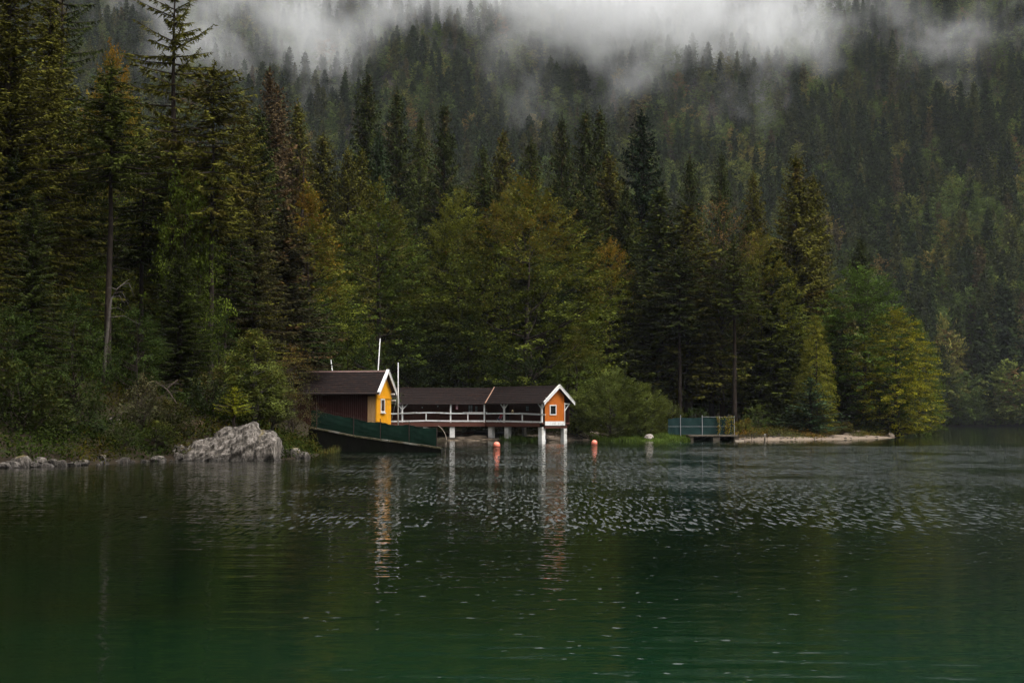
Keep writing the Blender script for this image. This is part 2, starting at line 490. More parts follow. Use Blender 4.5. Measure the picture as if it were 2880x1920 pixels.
def shore_sd(x, y):
    """signed distance to the shoreline, positive on land"""
    x, y = np.asarray(x, float), np.asarray(y, float)
    d2 = np.full(x.shape, 1e18)
    ins = np.zeros(x.shape, bool)
    n = len(LAND)
    for i in range(n):
        ax, ay = LAND[i]; bx, by = LAND[(i + 1) % n]
        ex, ey = bx - ax, by - ay
        t = np.clip(((x - ax) * ex + (y - ay) * ey) / (ex * ex + ey * ey), 0, 1)
        d2 = np.minimum(d2, (x - ax - t * ex) ** 2 + (y - ay - t * ey) ** 2)
        c = (ay > y) != (by > y)
        with np.errstate(divide='ignore', invalid='ignore'):
            xi = (bx - ax) * (y - ay) / (by - ay) + ax
        ins ^= c & (x < xi)
    d = np.sqrt(d2)
    return np.where(ins, d, -d)

def sstep(v, a, b):
    t = np.clip((v - a) / (b - a), 0, 1)
    return t * t * (3 - 2 * t)

def sinoise(x, y, s):
    """cheap smooth noise: sums of rotated sines"""
    r = 0
    for i, (a, w) in enumerate(((.3, 1), (1.4, .8), (2.6, .7), (.9, .5), (2.1, .4))):
        k = s * (1 + .63 * i)
        r = r + w * np.sin(k * (x * math.cos(a) + y * math.sin(a)) + i * 1.7) * np.cos(.7 * k * (y * math.cos(a * 1.3) - x * math.sin(a)) + i)
    return r / 2.0

def height(x, y):
    x, y = np.asarray(x, float), np.asarray(y, float)
    sd = shore_sd(x, y)
    left = 1 - sstep(x + (y - 90) * .1, -13, -5)
    s = np.maximum(sd, 0)
    hl = np.minimum(s, 11) * .40 + np.maximum(s - 11, 0) * .13
    hr = np.minimum(s, 4) * .11 + np.clip(s - 4, 0, 10) * .09 + np.maximum(s - 14, 0) * .16
    h = left * hl + (1 - left) * hr
    h = np.minimum(h, 40 + (y - 400) * .02)
    h = h + np.clip(s, 0, 3) / 3 * sinoise(x, y, .5) * .18
    mt = .60 * (y - 508 + 16 * sinoise(x, y, .012)) + sstep(y, 520, 640) * 14 * sinoise(x, y, .03)
    mt = np.minimum(mt, 440 + .05 * (y - 1240))
    far = sstep(y, 500, 530)
    h = np.maximum(h, np.minimum(np.where(y > 505, mt, -50), s * .22 + np.maximum(s - 14, 0) * 1.1))
    h = np.where(sd < 0, np.maximum(sd * .4, -5) - .02, h)
    return h

def hz(x, y): return float(height(np.array([x]), np.array([y]))[0])

def axis(parts):
    r = [parts[0][0]]
    for a, b, st in parts:
        n = max(1, int(round((b - a) / st)))
        r += list(np.linspace(a, b, n + 1)[1:])
    return np.array(r)

def make_ground():
    xs = axis([(-1600, -500, 110), (-500, -120, 20), (-120, -45, 3), (-45, 55, .8), (55, 140, 3), (140, 500, 18), (500, 1600, 110)])
    ys = axis([(30, 55, 5), (55, 185, .8), (185, 300, 4), (300, 480, 12), (480, 560, 5), (560, 1300, 18), (1300, 2100, 100)])
    X, Y = np.meshgrid(xs, ys)
    Z = height(X, Y)
    nx, ny = len(xs), len(ys)
    co = np.stack([X, Y, Z], -1).reshape(-1, 3)
    i = np.arange(nx * ny).reshape(ny, nx)
    q = np.stack([i[:-1, :-1], i[:-1, 1:], i[1:, 1:], i[1:, :-1]], -1).reshape(-1, 4)
    me = bpy.data.meshes.new('ground')
    me.from_pydata(co.tolist(), [], q.tolist())
    sd = shore_sd(X, Y).ravel()
    xr, yr, zr = co.T
    right = sstep(xr, -10, -6) * (yr < 300)
    grv = right * np.where(xr < 10, (.42 + .58 * sstep(xr, 2, 5)) * (1 - sstep(sd, 6, 11)), np.where(xr < 24, .0, 1 - sstep(zr, .16, .40 + .5 * (sinoise(xr, yr, .35) > .1))))  # sparser gravel under the veranda: thin beach, plus its shade put into the colour
    grv = np.maximum(grv, .0 * (1 - right))
    grv = np.maximum(grv, np.where((yr > 480) & (xr > 100), .30 * (1 - sstep(sd, .6, 2)), 0))
    # the worn sandy path that runs down the bank near the point
    pth = np.exp(-((xr - (36.5 + (yr - 160) * .35)) / 1.3) ** 2) * (yr > 156) * (yr < 172) * (xr > 20)
    grv = np.maximum(grv, pth)
    a = me.attributes.new('gravel', 'FLOAT', 'POINT')
    a.data.foreach_set('value', np.clip(grv, 0, 1).astype(np.float32))
    me.materials.append(M['ground'])
    me.polygons.foreach_set('use_smooth', np.ones(len(q), bool))
    return tag(link('ground', me), kind='structure')
make_ground()

def make_unseen_hills():
    """unseen wooded mountains around the lake, added to block the low sky light"""
    vs, fs = [], []
    na, nr = 96, 12
    for i in range(na + 1):
        a = R(118 + (422 - 118) * i / na)
        for j in range(nr + 1):
            t = j / nr
            rad = 470 + 800 * t
            x, y = rad * math.cos(a) * 1.15, rad * math.sin(a) * .9 + 60
            h = 470 * t ** .8 * (1 + .22 * math.sin(a * 3 + 1) + .10 * math.sin(a * 7)) + 14 * mnoise.noise(Vector((x * .012, y * .012, 0))) * t - 3
            vs.append((x, y, h))
    for i in range(na):
        for j in range(nr): fs.append((i * (nr + 1) + j, (i + 1) * (nr + 1) + j, (i + 1) * (nr + 1) + j + 1, i * (nr + 1) + j + 1))
    tag(MB().add(vs, fs).build('unseen_hills', M['unseen_hills'], None, True), kind='structure')
make_unseen_hills()  # out of view, added so that light falls mainly from above

w = MB()
w.add([(-1600, -1100, 0), (1600, -1100, 0), (1600, 900, 0), (-1600, 900, 0)], [(0, 1, 2, 3)])
tag(w.build('lake', M['water']), kind='structure')

# ------------------------------------------------------------------ foliage meshes
def quads_mesh(name, Q, tint, autumn, material, extra=None):
    """Q (n,4,3) leaf faces; tint and autumn per face"""
    Q = np.asarray(Q, np.float32)
    n = len(Q)
    me = bpy.data.meshes.new(name)
    me.vertices.add(n * 4)
    me.vertices.foreach_set('co', Q.reshape(-1))
    me.loops.add(n * 4)
    me.loops.foreach_set('vertex_index', np.arange(n * 4, dtype=np.int32))
    me.polygons.add(n)
    me.polygons.foreach_set('loop_start', np.arange(0, n * 4, 4, dtype=np.int32))
    for nm, v in (('tint', tint), ('autumn', autumn)):
        a = me.attributes.new(nm, 'FLOAT', 'FACE')
        a.data.foreach_set('value', np.clip(np.asarray(v, np.float32), 0, 1))
    me.materials.append(material)
    me.update(calc_edges=True)
    return me

def norm(a): return a / np.maximum(np.linalg.norm(a, axis=-1, keepdims=True), 1e-9)

def kites(base, d, w, nrm, bend=.15):
    """kite faces: base (n,3), d (n,3) full length vector, w (n,) width, nrm rough normal"""
    s = norm(np.cross(d, nrm)) * (w / 2)[:, None]
    n2 = norm(np.cross(s, d))
    L = np.linalg.norm(d, axis=1)[:, None]
    mid = base + d * .45 + n2 * L * bend
    return np.stack([base, mid - s, base + d, mid + s], 1)

def spruce(seed, h=25., cb=.05, rad=3.6, lev=.40, nb=7, step=.28, sl=.66, sw=.19, gap=.08, droop=.45, ragged=.3, brown=.15, power=.78, wood=True, mname='needle'):
    rng = np.random.default_rng(seed)
    Qs, T, A = [], [], []
    wd = MB()
    zb = cb * h
    z = zb
    az0 = rng.uniform(0, 6.28)
    ph = rng.uniform(0, 6.28, 4)
    while z < h * .985:
        t = (z - zb) / (h - zb)
        k = max(3, int(round(nb * (1 - .45 * t))))
        for i in range(k):
            if rng.random() < gap: continue
            az = az0 + i * 2 * math.pi / k + rng.normal(0, .25)
            lump = 1 + ragged * (.5 * math.sin(az * 2 + ph[0] + z * .35) + .5 * math.sin(az * 3 + ph[1] - z * .7)) + ragged * rng.normal(0, .35)
            L = rad * ((1 - t) ** power) * min(1., .62 + t * 3.) * max(.25, lump) + .12
            dh = np.array([math.cos(az), math.sin(az), 0])
            a = -droop * (1 - t) + .55 * t * t + rng.normal(0, .07)
            b = .22 * (1 - t) + .05
            n = max(3, int(L / step))
            s = np.linspace(.12 if L > 1 else .0, 1, n) + rng.normal(0, .02, n)
            P = np.stack([dh[0] * L * s, dh[1] * L * s, z + L * (a * s + b * s * s)], 1)
            side = np.array([-dh[1], dh[0], 0])
            br = rng.uniform(.15, .85)
            au = (rng.random() < brown) * rng.uniform(.4, 1)
            ln = sl * (1.15 - .55 * s) * min(1, .45 + L / 3)
            for kind in (-1, 1, 0, 2):
                m = n
                l = ln * rng.uniform(.65, 1.25, m)
                if kind in (-1, 1):
                    d = dh[None] * rng.uniform(.35, .9, (m, 1)) + side[None] * kind * rng.uniform(.55, 1., (m, 1)) + np.array([0, 0, -1])[None] * rng.uniform(.05, .6, (m, 1))
                    nr = np.array([0, 0, 1.])[None] + rng.normal(0, .35, (m, 3))
                elif kind == 0:
                    d = dh[None] * rng.uniform(.1, .5, (m, 1)) + rng.normal(0, .22, (m, 3)) + np.array([0, 0, -1.])[None] * rng.uniform(.7, 1.1, (m, 1)) * (1 - .7 * t)
                    nr = dh[None] + rng.normal(0, .6, (m, 3))
                    l = l * 1.05
                else:
                    d = dh[None] + rng.normal(0, .18, (m, 3)) + np.array([0, 0, .25])[None]
                    nr = np.array([0, 0, 1.])[None] + rng.normal(0, .5, (m, 3))
                    l = l * .8
                d = norm(d) * l[:, None]
                Qs.append(kites(P, d, sw * rng.uniform(.7, 1.35, m) * (1.2 if kind in (-1, 1) else 1), nr, -.08))
                T.append(np.clip(br + rng.normal(0, .16, m), 0, 1))
                A.append(np.full(m, au))
            if wood and L > .8:
                wd.tube([(0, 0, z), tuple(P[n // 2]), tuple(P[-1])], [.035 + .012 * L, .02 + .005 * L, .008], 3, False)
        z += lev * rng.uniform(.7, 1.3) * (1 - .35 * t)
        az0 += 2.4
    # leader
    m = 14
    P = np.stack([np.zeros(m), np.zeros(m), np.linspace(h * .95, h, m)], 1)
    az = rng.uniform(0, 6.28, m)
    d = np.stack([np.cos(az) * .5, np.sin(az) * .5, np.full(m, .8)], 1) * .35
    Qs.append(kites(P, d, np.full(m, sw), rng.normal(0, 1, (m, 3)))); T.append(np.full(m, .5)); A.append(np.zeros(m))
    crown = quads_mesh('spruce_crown', np.concatenate(Qs), np.concatenate(T), np.concatenate(A), M[mname])
    tr = (h * .011 + .05) * (.62 if cb > .5 else 1)
    zs = np.linspace(-.6, h * .985, 9)
    pts = [(rng.normal(0, .04) * (0 < q < 8), rng.normal(0, .04) * (0 < q < 8), zz) for q, zz in enumerate(zs)]
    rr = [tr * (1.35 if q == 0 else 1) * max(.05, 1 - max(zz, 0) / h) ** .8 for q, zz in enumerate(zs)]
    wd.tube(pts, rr, 8)
    # bare stubs under the crown
    for _ in range(int(cb * h * 1.6)):
        zz = rng.uniform(.15 * zb, zb); az = rng.uniform(0, 6.28); L = rng.uniform(.3, 1.6)
        p1 = (math.cos(az) * L * .6, math.sin(az) * L * .6, zz - L * .1); p2 = (math.cos(az) * L, math.sin(az) * L, zz - L * .35)
        wd.tube([(0, 0, zz), p1, p2], [.03, .018, .006], 3, False)
    trunk = wd.mesh('spruce_trunk', M['bark'], True)
    return trunk, crown

def broadleaf(seed, h=20., cb=.12, rx=5., peak=.35, top=1.0, sprays=340, per=34, leaf=.20, sl=1.5, sw=.85, rise=.35, ragged=.35, shell=.36, trunkmat='bark', mname='leaf', aut_top=.55, hang=0., stems=1, aspect=1.6):
    """peak: height fraction of the widest part; top: pointedness of the top (higher = more pointed)"""
    rng = np.random.default_rng(seed)
    zb = cb * h
    off = rng.uniform(-50, 50, 3)
    def env(t):
        lo = np.clip(t / max(peak, 1e-3), 0, 1)
        hi = np.clip((1 - t) / (1 - peak), 0, 1)
        return np.where(t < peak, .45 + .55 * np.sqrt(np.maximum(lo * (2 - lo), 0)), np.sin(hi * math.pi / 2) ** top)
    # tips
    C = []
    while len(C) < sprays:
        t = rng.uniform(0, 1)
        e = float(env(np.array(t)))
        if rng.random() > e * .9 + .1: continue
        az = rng.uniform(0, 2 * math.pi)
        d = Vector((math.cos(az), math.sin(az), 2.4 * (t - .4)))
        lump = 1 + ragged * 1.5 * mnoise.noise(d * 1.15 + Vector(off)) + ragged * .9 * mnoise.noise(d * 3.1 + Vector(off))
        r = rx * e * max(.2, lump) * math.sqrt(rng.uniform(shell, 1))
        z = zb + t * (h - zb) + ragged * .9 * mnoise.noise(Vector((d.x * 2, d.y * 2, off[0])))
        C.append((math.cos(az) * r, math.sin(az) * r, min(z, h), az, t, r / (rx * max(e, .05))))
    C = np.array(C)
    Qs, T, A = [], [], []
    for x, y, z, az, t, rel in C:
        out = np.array([math.cos(az), math.sin(az), 0])
        up = rise + .8 * max(0, t - .55) - .25 * (1 - t) + rng.normal(0, .14) - hang
        d = norm(out * (1 - .5 * max(0, t - .5)) + np.array([0, 0, up]) + rng.normal(0, .15, 3))
        side = norm(np.cross(d, [0, 0, 1]) + rng.normal(0, .12, 3))
        nr = np.cross(side, d)
        m = max(6, int(per * rng.uniform(.6, 1.3)))
        a = rng.uniform(-.5, .55, m); b = rng.normal(0, .30, m) * (1 - .8 * np.maximum(a, 0)); c = rng.normal(0, .09, m)
        ctr = np.array([x, y, z]) + d[None] * (a * sl)[:, None] + side[None] * (b * sw)[:, None] + nr[None] * c[:, None] - np.array([0, 0, 1])[None] * (np.abs(b) * sw * .25 + hang * rng.uniform(0, .6, m))[:, None]
        th = rng.normal(0, .8, m)
        ax = d[None] * np.cos(th)[:, None] + side[None] * np.sin(th)[:, None] + rng.normal(0, .30, (m, 3)) - np.array([0, 0, .15 + hang])[None]
        lf = leaf * rng.uniform(.6, 1.35, m)
        ax = norm(ax) * lf[:, None]
        nn = nr[None] + rng.normal(0, .45, (m, 3))
        Qs.append(kites(ctr - ax * .5, ax, lf / aspect, nn, .1))
        br = rng.uniform(.1, .9)
        T.append(np.clip(br + rng.normal(0, .18, m), 0, 1))
        au = np.clip(aut_top * (t - .45) * 1.7 + rng.normal(0, .10) - .05 + .35 * mnoise.noise(Vector((x * .25, y * .25, z * .25)) + Vector(off)), 0, 1)
        A.append(np.clip(au + rng.normal(0, .15, m), 0, 1) * (au > .02))
    crown = quads_mesh('leaf_crown', np.concatenate(Qs), np.concatenate(T), np.concatenate(A), M[mname])
    wd = MB()
    tr = h * .013 + .04
    for sidx in range(stems):
        lx, ly = (0, 0) if stems == 1 else (rng.normal(0, rx * .35), rng.normal(0, rx * .35))
        zt = h * (.82 if top > .8 else .7)
        zs = np.linspace(-.5, zt, 8)
        pts = [Vector((lx * max(0, zz / h) + rng.normal(0, .12) * (q > 1), ly * max(0, zz / h) + rng.normal(0, .12) * (q > 1), zz)) for q, zz in enumerate(zs)]
        rr = [tr / math.sqrt(stems) * max(.12, 1 - max(zz, 0) / (zt * 1.1)) for zz in zs]
        wd.tube(pts, rr, 7)
        for k in rng.choice(len(C), min(len(C), int(44 / stems)), replace=False):
            x, y, z, az, t, rel = C[k]
            z0 = max(zb * .6, min(zt * .95, z - math.hypot(x, y) * rng.uniform(.4, .9)))
            q = min(7, max(0, int((z0 + .5) / (zt + .5) * 7)))
            p0 = pts[q]; p0 = Vector((p0.x, p0.y, z0))
            p2 = Vector((x, y, z)); p1 = p0.lerp(p2, .5) + Vector((0, 0, -.08 * (p2 - p0).length))
            r0 = rr[q] * .4
            wd.tube([p0, p1, p2], [r0 + .01, r0 * .55 + .008, .006], 4, False)
    trunk = wd.mesh('leaf_trunk', M[trunkmat], True)
    return trunk, crown

SP = {
    'full': [spruce(11, 26, .04, 5.2, nb=8), spruce(12, 26, .06, 4.6, nb=8, gap=.12, ragged=.4), spruce(13, 26, .03, 5.6, nb=8, droop=.55, ragged=.35)],
    'narrow': [spruce(21, 26, .08, 3.6, lev=.40, ragged=.30, power=.75), spruce(22, 26, .12, 4.0, ragged=.4, gap=.12, power=.7)],
    'bare': [spruce(31, 26, .36, 4.2, gap=.15, ragged=.5, droop=.55), spruce(32, 26, .28, 3.8, gap=.18, ragged=.5, power=.6)],
    'sparse': [spruce(41, 26, .36, 4.0, lev=.75, nb=6, gap=.14, ragged=.55, droop=.34, power=.5, step=.13, sl=.46, sw=.095, brown=.3)],
    'fine': [spruce(14, 26, .04, 5.0, nb=8, step=.17, sl=.46, sw=.105), spruce(15, 26, .06, 4.6, nb=8, gap=.12, ragged=.42, step=.17, sl=.46, sw=.105, droop=.55)],
    'stem': [spruce(33, 26, .62, 3.6, gap=.14, ragged=.5, droop=.5, step=.17, sl=.46, sw=.105), spruce(34, 26, .52, 3.3, gap=.2, ragged=.55, droop=.55, step=.2, sl=.5, sw=.12, power=.6)],
    'dead': [spruce(51, 20, .15, 2.0, lev=.5, nb=5, step=.5, sl=.45, sw=.05, gap=.2, ragged=.6, brown=.6)],
    'young': [spruce(61, 8, .05, 1.9, lev=.34, nb=6, step=.18, sl=.40, sw=.10, droop=.15, ragged=.3, brown=.05)],
    'sapling': [spruce(62, 2.6, .25, .85, lev=.17, nb=6, step=.075, sl=.20, sw=.045, droop=.05, ragged=.25, brown=0)],
}
BL = {
    'conical': [broadleaf(71, 20, .10, 4.4, .22, 1.25, 680, 46, ragged=.4), broadleaf(72, 20, .08, 4.8, .28, 1.15, 700, 46, ragged=.35)],
    'broad': [broadleaf(81, 22, .08, 7.2, .38, .75, 1150, 46, ragged=.40, rise=.42), broadleaf(82, 20, .10, 5.4, .40, .8, 700, 46, ragged=.4)],
    'round': [broadleaf(86, 20, .04, 4.4, .48, .75, 680, 42, ragged=.42, rise=.15, hang=.12), broadleaf(85, 20, .06, 4.6, .45, .6, 680, 40, ragged=.25, rise=.2)],
    'soft': [broadleaf(87, 18, .04, 3.6, .33, .9, 700, 44, leaf=.15, ragged=.3, hang=.35, rise=.15)],
    'sparse': [broadleaf(89, 20, .30, 5.0, .55, .8, 240, 22, leaf=.16, ragged=.5, rise=.55)],
    'layer': [broadleaf(91, 9, .12, 3.4, .42, .8, 280, 40, ragged=.45, rise=.1, sl=1.3, sw=.9, leaf=.18), broadleaf(92, 9, .05, 3.8, .4, .75, 320, 40, ragged=.4, rise=.1, leaf=.17)],
    'birch': [broadleaf(95, 6, .16, 1.35, .35, 1.0, 330, 34, leaf=.11, sl=.55, sw=.35, ragged=.45, hang=.25, trunkmat='barkpale', aut_top=.35)],
    'willow': [broadleaf(97, 7, .02, 3.6, .40, .75, 620, 44, leaf=.22, sl=.9, sw=.5, ragged=.38, rise=.75, stems=5, aspect=3.4, aut_top=.1)],
    'shrub': [broadleaf(98, 2.4, .02, 1.6, .4, .7, 120, 26, leaf=.14, sl=.6, sw=.4, ragged=.5, stems=4), broadleaf(99, 2.4, .02, 1.3, .45, .8, 90, 24, leaf=.12, sl=.55, sw=.4, ragged=.55, stems=4, rise=.5)],
    'brownbush': [broadleaf(94, 5, .04, 2.0, .45, .8, 220, 22, leaf=.085, sl=.8, sw=.45, ragged=.5, rise=.1, stems=3, hang=.2)],
}
def proto_dims(me):
    n = len(me.vertices)
    c = np.empty(n * 3, np.float32); me.vertices.foreach_get('co', c)
    c = c.reshape(-1, 3)
    return float(c[:, 2].max()), float(np.percentile(np.abs(c[:, 0]), 93))
DIM = {}
for tab in (SP, BL):
    for lst in tab.values():
        for pr in lst: DIM[pr[1].name] = proto_dims(pr[1])

TREES = []
def plant(name, pr, x, y, h, hw, label, cat, group=None, col=(.04, .05, .016), aut=.0, z=None, rz=None, lean=0):
    """one tree or bush: an Empty at its foot > trunk, crown"""
    H0, W0 = DIM[pr[1].name]
    z0 = hz(x, y) if z is None else z
    e = empty(name, (x, y, z0 - .1), label, cat, group, random.uniform(0, 6.28) if rz is None else rz)
    e.rotation_euler[1] = lean
    sz = h / H0
    sx = (hw / W0) if hw else sz * random.uniform(.88, 1.12)
    e.scale = (sx, sx, sz)
    link('trunk', pr[0], e)
    c = link('crown', pr[1], e)
    c.color = (*col, aut)
    TREES.append((x, y, hw or sx * W0, h))
    return e

GREEN_DARK, GREEN, OLIVE, YELLOW, BROWN = (.034, .043, .011), (.052, .062, .013), (.078, .075, .013), (.11, .10, .015), (.075, .052, .024)
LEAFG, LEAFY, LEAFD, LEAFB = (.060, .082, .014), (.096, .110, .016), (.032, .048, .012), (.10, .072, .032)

def key(kind, which, dx, dtop, D, hwd, label, cat='tree', col=GREEN, aut=.0, name=None, group=None, lean=0):
    """tree read off the photo: foot column, top row, half width in the 2352-wide view"""
    tab = SP if kind in SP and which is not None and isinstance(which, int) and kind not in BL else BL
    pr = tab[kind][which]
    top = atd(dx, dtop, D)
    zb = hz(top.x, D)
    hw = hwd * K / FPX * D * (1.28 if tab is SP else 1.04) if hwd else None
    nm = name or ('spruce_tree' if tab is SP else 'broadleaf_tree')
    return plant(nm, pr, top.x, D, top.z - zb, hw, label, cat, group, col, aut, lean=lean)

SP['spr_sparse'] = SP.pop('sparse')
# --- tall spruces along the near bank
key('fine', 0, 28, -170, 84, 115, 'huge dense olive spruce rising out of frame over the shore rocks', col=OLIVE)
key('fine', 1, 118, -60, 90, 85, 'tall olive spruce close beside the huge dense spruce over the rocks', col=OLIVE)
key('spr_sparse', 0, 145, -120, 100, 75, 'dark spruce whose ragged top branches reach out against the misty slope', col=GREEN_DARK)
key('stem', 0, 258, 128, 83, 75, 'spruce with long bare trunk in front of the orange maple', col=GREEN)
key('broad', 1, 262, 84, 106, 72, 'maple turning orange at its top behind the bare trunked spruce', col=LEAFY, aut=1.0)
key('spr_sparse', 0, 403, -75, 92, 88, 'tallest thin spruce with tiered ragged branches and open bare stem', col=OLIVE)
key('layer', 0, 425, 365, 88, 70, 'bright green maple lit at the foot of the tiered ragged spruce', col=(.072, .096, .013))
key('stem', 1, 492, 130, 90, 70, 'spruce with brown lichened trunk beside the tiered ragged spruce', col=OLIVE, aut=.3)
key('stem', 1, 375, 400, 97, 42, 'slender spruce with a thin clear stem beside the tiered ragged spruce', col=GREEN_DARK)
key('stem', 0, 462, 400, 100, 42, 'slender dark spruce with a thin clear stem before the lichened trunk', col=GREEN_DARK)
key('stem', 1, 512, 470, 95, 38, 'leaning thin stemmed spruce near the young birch', col=GREEN_DARK, lean=.05)
key('stem', 0, 40, 330, 83, 52, 'spruce with a dim grey stem under the huge dense spruce', col=GREEN_DARK)
key('fine', 1, 560, 210, 108, 70, 'olive spruce standing above the young birch', col=OLIVE, aut=.3)
key('stem', 1, 330, 330, 92, 60, 'thin spruce with pale straight trunk showing low in the dark wood', col=GREEN_DARK)
key('fine', 0, 588, 400, 100, 55, 'dull brownish dying spruce behind the young birch', col=(.042, .040, .014), aut=.25)
key('narrow', 1, 655, 470, 118, 62, 'dark brownish spruce between the birch and the yellow topped beech', col=(.040, .036, .016), aut=.6)
key('fine', 0, 195, 330, 96, 80, 'dark spruce filling the gap beside the bare trunk', col=GREEN_DARK)
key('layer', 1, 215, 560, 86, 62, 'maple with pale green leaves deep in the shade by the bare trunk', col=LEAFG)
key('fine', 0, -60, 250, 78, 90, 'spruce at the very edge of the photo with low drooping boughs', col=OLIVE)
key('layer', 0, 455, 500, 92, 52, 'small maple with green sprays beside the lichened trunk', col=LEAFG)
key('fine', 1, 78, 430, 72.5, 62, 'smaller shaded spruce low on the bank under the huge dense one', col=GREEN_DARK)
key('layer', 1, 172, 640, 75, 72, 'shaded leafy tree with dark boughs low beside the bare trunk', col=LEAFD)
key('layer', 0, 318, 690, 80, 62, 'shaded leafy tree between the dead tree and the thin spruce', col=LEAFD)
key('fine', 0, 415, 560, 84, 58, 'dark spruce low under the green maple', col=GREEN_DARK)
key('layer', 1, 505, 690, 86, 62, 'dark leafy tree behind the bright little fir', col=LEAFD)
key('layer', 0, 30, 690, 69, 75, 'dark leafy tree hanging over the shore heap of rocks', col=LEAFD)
# --- broadleaf trees behind the huts
key('conical', 0, 712, 408, 138, 108, 'tapering beech with orange yellow top beside the brown dead spruce', col=LEAFY, aut=1.0)
key('conical', 1, 872, 398, 161, 122, 'tall green beech with tapering crown above the dark boathouse roof', col=LEAFG, aut=.25)
key('broad', 1, 1052, 425, 166, 95, 'light green beech next to the big autumn beech', col=LEAFY, aut=.15)
key('broad', 0, 1210, 402, 165, 176, 'biggest beech, broad and flecked with orange, behind the veranda', col=(.080, .095, .015), aut=.5)
key('round', 1, 1400, 540, 172, 62, 'beech with golden top squeezed between the big beech and a spruce', col=LEAFY, aut=.9)
key('soft', 0, 1322, 742, 154, 60, 'small leafy tree just behind the orange gable', col=LEAFG, aut=.45)
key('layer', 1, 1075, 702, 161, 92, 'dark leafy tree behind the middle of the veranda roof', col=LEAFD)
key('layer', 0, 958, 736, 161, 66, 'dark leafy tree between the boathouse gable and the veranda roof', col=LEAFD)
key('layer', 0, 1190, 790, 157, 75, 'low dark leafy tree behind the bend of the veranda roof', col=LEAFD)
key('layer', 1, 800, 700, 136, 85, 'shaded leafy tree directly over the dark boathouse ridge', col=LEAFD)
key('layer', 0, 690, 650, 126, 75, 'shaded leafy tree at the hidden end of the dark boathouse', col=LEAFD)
# --- spruces of the second rank
for w_, dx, dt, D, hw, lab, c, a in (
    (0, 843, 163, 222, 52, 'tallest of the spruces above the boathouse, against the mist', GREEN_DARK, .2),
    (1, 912, 194, 215, 48, 'dark pointed spruce next to the tallest one above the boathouse', GREEN_DARK, .3),
    (2, 1020, 229, 218, 54, 'dark spruce with cone brown top above the light green beech', GREEN_DARK, .4),
    (0, 965, 262, 232, 40, 'slim spruce standing back between two dark pointed spruces', GREEN, .2),
    (1, 684, 222, 190, 50, 'olive spruce at the edge of the misty gap, brown cones on top', OLIVE, .5),
    (0, 742, 300, 180, 55, 'spruce above the orange topped beech', OLIVE, .2),
    (1, 872, 290, 195, 50, 'blue green younger spruce in front of the tallest one', (.036, .054, .022), .1),
    (2, 800, 330, 178, 50, 'olive spruce between the two tapering beeches', OLIVE, .1),
    (0, 1155, 292, 225, 45, 'reddish brown flecked spruce above the big autumn beech', OLIVE, .6),
    (1, 1220, 310, 205, 48, 'short broad spruce straight above the big autumn beech', GREEN, .3),
    (2, 1290, 260, 212, 44, 'spruce with tiered layers, first of the three tall ones over the veranda gable', GREEN_DARK, .3),
    (0, 1345, 246, 208, 46, 'middle one of the three tall spruces over the veranda gable', GREEN_DARK, .3),
    (1, 1378, 238, 222, 48, 'tallest of the three spruces over the veranda gable', GREEN_DARK, .3),
    (2, 1473, 247, 196, 70, 'broad dark spruce standing out black against the mist', (.016, .026, .012), .1),
    (0, 1400, 345, 185, 56, 'olive brown spruce in front of the broad dark one', OLIVE, .55),
    (1, 1585, 350, 215, 40, 'lone spruce beyond the broad dark one', GREEN_DARK, .2),
    (2, 1657, 340, 235, 36, 'slender dark spruce above the brown topped tree', GREEN_DARK, .2),
    (0, 1730, 388, 222, 42, 'olive spruce above the thinning brown tree', OLIVE, .3),
    (2, 1828, 348, 186, 68, 'largest spruce above the teal fence shore, olive with cones', OLIVE, .4),
    (1, 1868, 392, 196, 52, 'second spruce close behind the largest one above the teal fence shore', OLIVE, .3),
    (0, 1975, 540, 240, 42, 'dark spruce tip peeping over the round lime tree', GREEN_DARK, .0),
    (2, 1110, 330, 240, 48, 'spruce in haze between the light beech and the autumn beech', GREEN, .2),
    (0, 1435, 420, 180, 50, 'shaded spruce under the olive brown one', GREEN_DARK, .1),
):
    key('full', w_, dx, dt, D, hw, lab, col=c, aut=a)
key('dead', 0, 697, 345, 172, 40, 'bare brown dead spruce above the orange topped beech', col=BROWN, aut=.8)
key('narrow', 0, 620, 150, 175, 42, 'brownish spruce in the haze above the birch', col=BROWN, aut=.4)
key('narrow', 1, 640, 190, 182, 40, 'dull brown larch like spruce at the mist edge', col=BROWN, aut=.7)
# --- trees by the teal fence and on the point
key('narrow', 0, 1515, 425, 172, 62, 'dense dark spruce straight behind the willow bush', col=GREEN)
key('narrow', 1, 1578, 470, 170, 58, 'spruce with hanging boughs beside the dense one behind the willow', col=OLIVE, aut=.2)
key('stem', 1, 1560, 560, 166, 44, 'spruce with grey trunk rising beside the end of the teal fence', col=GREEN_DARK)
key('stem', 0, 1632, 560, 174, 46, 'spruce whose thin trunk stands behind the middle of the teal fence', col=GREEN)
key('stem', 0, 1684, 545, 166, 50, 'spruce with the tallest clear trunk at the corner of the teal fence', col=GREEN, aut=.2)
key('sparse', 0, 1655, 450, 171, 92, 'thinning tree with bare brown twigs at its top', col=LEAFB, aut=.5)
key('broad', 1, 1742, 520, 172, 74, 'tree with yellow green top beside the thinning brown tree', col=LEAFY, aut=.35)
key('narrow', 0, 1772, 560, 172, 62, 'dark spruce with drooping boughs above the gravel beach', col=GREEN)
key('soft', 0, 1874, 718, 166, 38, 'slim light green larch standing above the worn sandy path', col=(.125, .125, .016), aut=.1)
key('young', 0, 1862, 862, 163, 40, 'young blue green fir at the foot of the slim larch', col=(.04, .065, .03))
key('full', 1, 1925, 700, 184, 46, 'shaded spruce between the slim larch and the round lime', col=GREEN_DARK)
